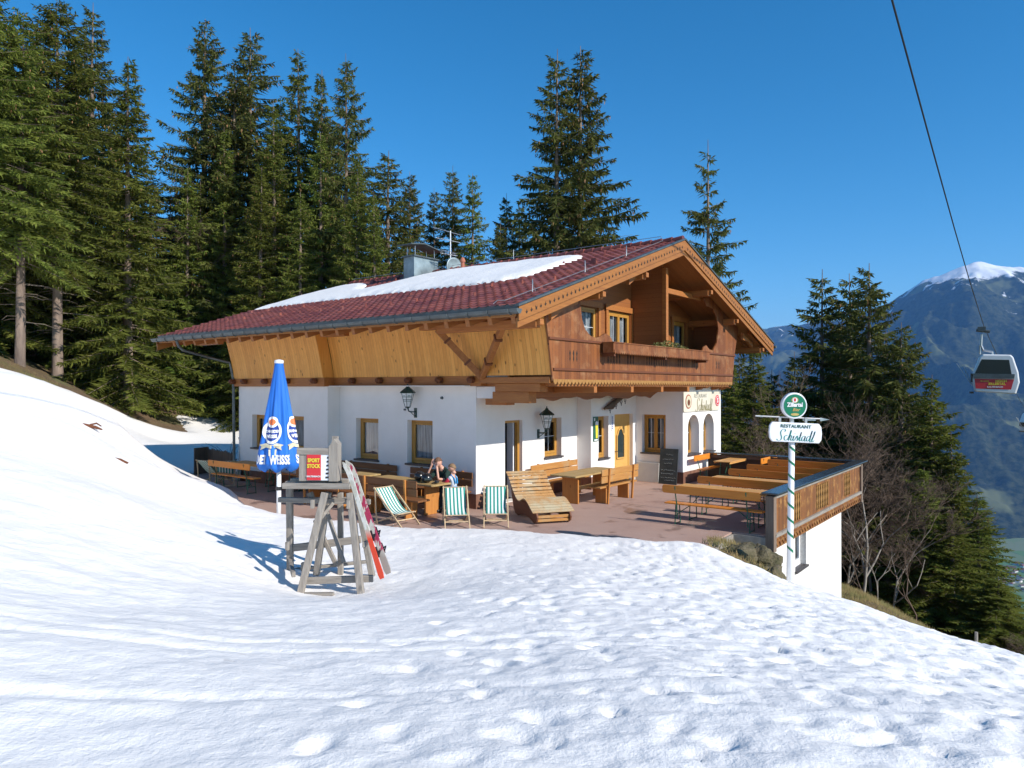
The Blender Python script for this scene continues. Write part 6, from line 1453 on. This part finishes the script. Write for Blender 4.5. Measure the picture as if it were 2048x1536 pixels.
# small fence post on the snow crest, boulder at the terrace corner, twigs in the snow
x, y, z = C(1951, 1300, 10.6); t = empty('marker_post', (x, y, z-.4), 0, 'short grey wooden post standing beyond the snow crest at lower right', 'post'); b = MB(); b.tube([(0, 0, 0), (.0, 0, .42+.25)], .022, 7); b.build('post', m_grey, t)
for i_, (px_, py_, D, r, lb) in enumerate([(1515, 1108, 13.7, (.46, .36, .26), 'larger mossy brown boulder at the open corner of the terrace'), (1478, 1100, 13.3, (.34, .3, .18), 'flat mossy stone left of the boulder at the terrace corner'), (1538, 1150, 13.0, (.3, .3, .25), 'low brown stone below the boulder against the white basement wall')]):
    x, y, z = C(px_, py_, D); t = empty('boulder', (x, y, z-.08), rng.uniform(0, 3), lb, 'rock', 'mossy stones at the terrace corner'); sdv = rng.uniform(0, 50)
    b = MB(); b.ball((0, 0, 0), r, 28, 18, lambda d: 1+1.1*(float(fbm(d[0]*1.6+sdv, d[1]*1.6+d[2]*1.9, 5, 5, .6))-.5)); b.build('stone', m_rock, t, smooth=True)
cr = MB(); rr = random.Random(31)                        # crumbs of snow scattered along the terrace edge
for k in range(420):
    i_ = rr.randrange(6, 16); a_, b_ = TERR[i_], TERR[i_+1]; u = rr.random(); off = abs(rr.gauss(0, .22))+.02
    x, y = a_[0]+(b_[0]-a_[0])*u, a_[1]+(b_[1]-a_[1])*u+off; r = rr.uniform(.008, .03)*(1 if off < .3 else .6)
    cr.ball((x, y, r*.4), (r*rr.uniform(.8, 1.5), r, r*.7), 6, 4, lambda d: rr.uniform(.8, 1.15))
tag(cr.build('snow_crumbs', m_snow), kind='stuff')
# dry grass tufts on the bare ground
gr = MB(); rr = random.Random(12); tv = []; tf = []
def tuft(x, y, z, n, hgt):
    for k in range(n):
        a = rr.uniform(0, 6.28); l = hgt*rr.uniform(.5, 1.3); q_ = rr.uniform(.1, .8); w_ = .006+.004*rr.random(); x0_, y0_ = x+rr.gauss(0, .05), y+rr.gauss(0, .05)
        b0 = len(tv); tv.extend([(x0_-w_, y0_, z-.02), (x0_+w_, y0_, z-.02), (x0_+q_*l*math.cos(a), y0_+q_*l*math.sin(a), z+l*(1-.5*q_))]); tf.append((b0, b0+1, b0+2))
cand = rng.uniform([3.3, 11.5], [8.5, 25], (9000, 2)); s1 = sdf(SNOW, cand[:, 0], cand[:, 1]); s2 = sdf(PAV, cand[:, 0], cand[:, 1]); hh = H(cand[:, 0], cand[:, 1])
for (x, y), a1, a2, z in zip(cand, s1, s2, hh):
    if a1 < -.0 and a2 < -.12: tuft(x, y, float(z), 5, .10)
cand = rng.uniform([8.6, 15], [14, 27], (7000, 2)); s1 = sdf(SNOW, cand[:, 0], cand[:, 1]); hh = H(cand[:, 0], cand[:, 1])
for (x, y), a1, z in zip(cand, s1, hh):
    if a1 < .05: tuft(x, y, float(z), 4, .15)
cand = rng.uniform([-27, 25], [-9, 37], (7000, 2)); s1 = sdf(SNOW, cand[:, 0], cand[:, 1]); s2 = sdf(PAV, cand[:, 0], cand[:, 1]); hh = H(cand[:, 0], cand[:, 1])
for (x, y), a1, a2, z in zip(cand, s1, s2, hh):
    if a1 < .05 and a2 < -.2: tuft(x, y, float(z), 4, .16)
tg_ = npmesh('dry_grass', tv, tf, MAT('dry_grass_blades', (.30, .21, .09), (.16, .16, .05), .9, 1.5)); tag(tg_, kind='stuff')
for i_, (px_, py_, D) in enumerate([(180, 866, 15.4), (229, 912, 13.6)]):
    x, y, z = C(px_, py_, D); zz = sz(x, y); t = empty('fallen_branch', (x, y, zz+.01), .4, ('upper' if i_ == 0 else 'lower')+' dark brown piece of branch lying on the left snow slope', 'branch')
    b = MB(); b.tube([(-.28, .1, .10), (-.1, .02, .05), (.1, -.03, .0), (.24, -.10, -.05)], [.02, .035, .035, .015], 6); b.build('wood', m_trim, t)
    if i_ == 0: b = MB(); b.tube([(.0, .0, .05), (.12, .03, .08), (.22, -.06, .02)], [.02, .02, .012], 5); b.build('twig', m_trim, t)

# ---------------------------------------------------------------- people
def skin_obj(name, pts, edges, radii, m, parent, sub=2, root=0):
    me = bpy.data.meshes.new(name); me.from_pydata(pts, edges, []); me.materials.append(m); o = bpy.data.objects.new(name, me); COL.objects.link(o); o.parent = parent
    sk_ = o.modifiers.new('skin', 'SKIN'); sk_.use_smooth_shade = True
    for i, v in enumerate(me.skin_vertices[0].data): v.radius = radii[i] if hasattr(radii[i], '__len__') else (radii[i], radii[i]); v.use_root = (i == root)
    s_ = o.modifiers.new('sub', 'SUBSURF'); s_.levels = sub; s_.render_levels = sub
    dg = bpy.context.evaluated_depsgraph_get(); dg.update(); me2 = bpy.data.meshes.new_from_object(o.evaluated_get(dg)); o.modifiers.clear(); o.data = me2
    if not me2.materials: me2.materials.append(m)
    me2.polygons.foreach_set('use_smooth', [True]*len(me2.polygons)); return o
def hand(base, d, palm_n, size, curl=.6):
    """points/edges/radii of a hand: palm plus five bent fingers, in parent space."""
    d = Vector(d).normalized(); n = Vector(palm_n); n = (n-d*n.dot(d)).normalized(); s_ = d.cross(n); base = Vector(base); out = []
    for k, (off, L) in enumerate(((-.5, .75), (-.17, .95), (.17, 1.0), (.5, .85))):
        p0 = base+s_*off*size*.42; p1 = base+d*size*.48+s_*off*size*.5; p2 = p1+(d*(1-curl*.4)+n*curl*.6).normalized()*size*.24*L; p3 = p2+(d*(1-curl)+n*curl).normalized()*size*.22*L
        out.append(([p0, p1, p2, p3], [.012, .0105, .0095, .008]))
    p0 = base+d*size*.1-s_*size*.2; p1 = base+d*size*.22-s_*size*.42+n*size*.08; p2 = p1+(d*.8-s_*.25+n*.3).normalized()*size*.24
    out.append(([p0, p1, p2], [.013, .011, .009])); return out
def head_mesh(c, h_, face, tilt, par, hair_m, name='head'):
    f = Vector(face).normalized(); up = Vector(tilt).normalized(); up = (up-f*up.dot(f)).normalized(); sd__ = f.cross(up)
    b = MB().frame(c, sd__, f, up); r = h_/2
    def shp(d):
        x, y, z = d; k = 1.0
        if z < -.2: k *= 1-.16*(-z-.2)/.8*(1 if y < .3 else .6)
        if y > .55 and z > -.35 and z < .15 and abs(x) < .25: k *= 1+.10*(1-abs(x)/.25)
        if y > .5 and .0 < z < .3 and .18 < abs(x) < .5: k *= .955
        return k
    b.ball((0, 0, 0), (r*.76, r*.92, r), 22, 16, shp)
    for s_ in (-1, 1): b.ball((s_*r*.77, -.05*r, -.02*r), (.05*h_/2+.004, .14*r, .2*r), 8, 6)
    b.ball((0, r*.95, -.12*r), (.10*r, .16*r, .2*r), 8, 6)
    b.tube([(0, -.15*r, -.7*r), (0, -.3*r, -1.45*r)], [.42*r, .46*r], 12)
    hd = b.build('head', m_skin, par, smooth=True)
    e = MB().frame(c, sd__, f, up)
    for s_ in (-1, 1): e.ball((s_*r*.3, r*.80, .06*r), (.075*r, .06*r, .05*r), 8, 6)
    e.build('eyes', m_black, hd); e = MB().frame(c, sd__, f, up); e.ball((0, r*.83, -.46*r), (.2*r, .06*r, .05*r), 8, 6); e.build('mouth', m_clay, hd)
    e = MB().frame(c, sd__, f, up)
    def hs(d): x, y, z = d; return 1.06 if (z > .42-(.0 if y > .3 else .9*(1-(y+1)/1.3))) else .9
    e.ball((0, -.04*r, .05*r), (r*.80, r*.95, r*1.03), 24, 18, hs); e.build('hair', hair_m, hd, smooth=True); return hd
# man on the wall bench, elbows on the table, hands raised to the face. local frame = house frame; he faces -X
mx, my = -.48, .55
man = hempty('person', mx, my, .003, 0, 'man in dark green shirt sitting at the table with his hands at his face', 'person', 'the two guests at the table')
T_ = [(0, 0, .52), (-.03, 0, .68), (-.10, 0, .86), (-.16, 0, 1.00), (-.19, 0, 1.06)]       # pelvis .. neck
pts = T_+[(-.15, .19, .97), (-.36, .24, .80), (-.15, -.19, .97), (-.36, -.24, .80)]
edg = [(0, 1), (1, 2), (2, 3), (3, 4), (3, 5), (5, 6), (3, 7), (7, 8)]
shirt = skin_obj('shirt', pts, edg, [(.15, .13), (.145, .12), (.155, .125), (.14, .10), .058, .07, .062, .07, .062], m_shirt, man)
pts = [(0, 0, .52), (-.05, .10, .53), (-.44, .15, .53), (-.40, .17, .10), (-.05, -.10, .53), (-.44, -.15, .53), (-.40, -.17, .10)]
skin_obj('trousers', pts, [(0, 1), (1, 2), (2, 3), (0, 4), (4, 5), (5, 6)], [(.15, .13), .105, .085, .075, .105, .085, .075], m_trous, man)
fpts = []; fe = []; fr_ = []
def chain(P_, R_, link=None):
    i0 = len(fpts); fpts.extend([tuple(p) for p in P_]); fr_.extend(R_); fe.extend([(i0+i, i0+i+1) for i in range(len(P_)-1)])
    if link is not None: fe.append((link, i0))
    return i0
HC = Vector((-.33, -.02, 1.20))
# body underneath: one continuous figure (torso core, neck, arms, legs)
b0 = chain([(0, 0, .52), (-.03, 0, .68), (-.10, 0, .86), (-.17, 0, 1.0), (-.24, 0, 1.10), (-.29, -.01, 1.16)], [.11, .11, .11, .09, .05, .055])
for s_, hp_ in ((1, Vector((-.43, .07, 1.20))), (-1, Vector((-.45, -.08, 1.15)))):
    i = chain([(-.15, s_*.18, .96), (-.36, s_*.24, .80), (-.52, s_*.20, .82), tuple(hp_.lerp(Vector((-.52, s_*.20, .82)), .14))], [.05, .042, .036, .026], b0+3)
    wr = len(fpts)-1; wp = Vector(fpts[wr]); d_ = (hp_-Vector((-.52, s_*.2, .82))).normalized(); chain([wp+d_*.05], [.034], wr)
    for P_, R_ in hand(wp+d_*.02, d_, (1, 0, 0), .17, .7): chain(P_, R_, wr)
    chain([(-.05, s_*.10, .52), (-.43, s_*.15, .52), (-.40, s_*.17, .09), (-.48, s_*.18, .05)], [.07, .06, .045, .04], b0)
skin_obj('body', fpts, fe, fr_, m_skin, man, sub=1)
for s_ in (1, -1): b = MB(); b.tube([(-.37, s_*.17, .30), (-.385, s_*.17, .12), (-.42, s_*.17, .07)], [.075, .075, .07], 12); b.tube([(-.34, s_*.17, .05), (-.45, s_*.175, .055), (-.58, s_*.185, .045)], [.055, .06, .04], 10); b.build('ski_boot', m_black, man, smooth=True)
head_mesh(HC, .235, (-.85, -.25, -.45), (-.35, 0, 1), man, m_hair)
# boy standing beside, turned to the man
bx_, by_ = -.86, -.02
boy = hempty('person', bx_, by_, .003, 0, 'small boy in red sleeved shirt and bright blue bib trousers at the table end', 'person', 'the two guests at the table')
skin_obj('shirt', [(0, 0, .62), (0, .01, .74), (0, .02, .86), (0, .02, .93), (-.10, .03, .87), (-.13, .14, .74), (.10, .03, .87), (.12, .10, .70)], [(0, 1), (1, 2), (2, 3), (2, 4), (4, 5), (2, 6), (6, 7)], [(.10, .085), (.105, .085), (.10, .08), .045, .05, .042, .05, .042], m_boywhite, boy)
for s_, P_ in ((-1, [(-.10, .03, .87), (-.135, .14, .74), (-.12, .27, .74)]), (1, [(.10, .03, .87), (.12, .12, .72), (.08, .25, .73)])):
    skin_obj('sleeve', P_, [(0, 1), (1, 2)], [.056, .048, .038], m_boyred, boy)
skin_obj('bib_trousers', [(0, 0, .60), (-.065, 0, .52), (-.075, .01, .30), (-.08, 0, .06), (.065, 0, .52), (.075, .01, .30), (.08, 0, .06), (0, 0, .72)], [(0, 1), (1, 2), (2, 3), (0, 4), (4, 5), (5, 6), (0, 7)], [(.12, .10), .082, .07, .072, .082, .07, .072, (.108, .088)], m_boybib, boy)
b = MB()
for s_ in (-1, 1): b.tube([(s_*.06, .095, .76), (s_*.065, .09, .88), (s_*.06, .02, .945), (s_*.045, -.07, .86), (s_*.03, -.10, .74)], .016, 6)
b.build('braces', m_boybib, boy)
fpts, fe, fr_ = [], [], []
b0 = chain([(0, 0, .6), (0, .01, .74), (0, .02, .88), (0, .025, .97), (0, .04, 1.04)], [.08, .08, .07, .038, .04])
for s_, P_ in ((-1, [(-.09, .03, .87), (-.135, .14, .74), (-.11, .29, .745)]), (1, [(.09, .03, .87), (.12, .12, .72), (.07, .27, .735)])):
    chain(P_, [.036, .03, .022], b0+2); wr = len(fpts)-1; wp = Vector(fpts[wr])
    for Q_, R_ in hand(wp, (0.05, 1, 0), (0, 0, -1), .12, .5): chain(Q_, [r*.75 for r in R_], wr)
    chain([(s_*.06, 0, .5), (s_*.075, .01, .3), (s_*.08, 0, .08), (s_*.08, .06, .04)], [.05, .045, .035, .035], b0)
skin_obj('body', fpts, fe, fr_, m_skin, boy, sub=1)
for s_ in (-1, 1): b = MB(); b.tube([(s_*.08, -.04, .045), (s_*.08, .05, .05), (s_*.085, .13, .04)], [.045, .05, .035], 10); b.build('boot', m_black, boy, smooth=True)
head_mesh((0, .05, 1.10), .205, (-.25, .9, -.3), (0, .2, 1), boy, m_hairl)
# helmets and goggles on the table
for i_, (X, Y, lb) in enumerate([(-1.33, .42, 'black ski helmet with grey highlight nearer the boy on the wooden table'), (-1.18, .80, 'black ski helmet further left on the wooden table')]):
    t = hempty('ski_helmet', X, Y, .768, rng.uniform(0, 6), lb, 'helmet', 'two black ski helmets on the table')
    b = MB(); b.ball((0, 0, .105), (.135, .155, .135), 24, 14, lambda d: 1 if d[2] > -.45 else .86); b.build('shell', m_black, t, smooth=True)
    b = MB(); b.lathe([(.132, .06), (.142, .065), (.142, .09), (.134, .095)], 24, (0, .01, 0)); b.build('rim', m_iron, t); b = MB(); b.box(-.09, .09, .13, .17, .07, .13); b.build('visor', m_dglass, t, bevel=.02)
t = hempty('ski_goggles', -1.30, .12, .768, .4, 'black ski goggles lying beside the helmets at the table end', 'goggles'); b = MB(); b.box(-.085, .085, -.03, .03, .005, .075); b.build('frame', m_black, t, bevel=.02); b = MB(); b.box(-.075, .075, -.036, -.031, .015, .068); b.build('lens', m_dglass, t, bevel=.002); b = MB(); b.tube([(-.08, .02, .03), (-.06, .10, .01), (.06, .11, .01), (.08, .02, .03)], .012, 5); b.build('strap', m_iron, t)

# ---------------------------------------------------------------- distant air
hz = MB(); hz.box(-3200, 11500, -60, 18500, -930, 1750); ho = hz.build('haze', [])
hm = bpy.data.materials.new('valley_haze'); hm.use_nodes = True; t_ = hm.node_tree; t_.nodes.clear(); oo = N(t_, 'ShaderNodeOutputMaterial'); pv_ = N(t_, 'ShaderNodeVolumePrincipled')
pv_.inputs['Color'].default_value = (.20, .48, 1, 1); pv_.inputs['Density'].default_value = 4.2e-5; pv_.inputs['Anisotropy'].default_value = 0.0
t_.links.new(pv_.outputs[0], oo.inputs['Volume']); ho.data.materials.clear(); ho.data.materials.append(hm); tag(ho, kind='stuff')
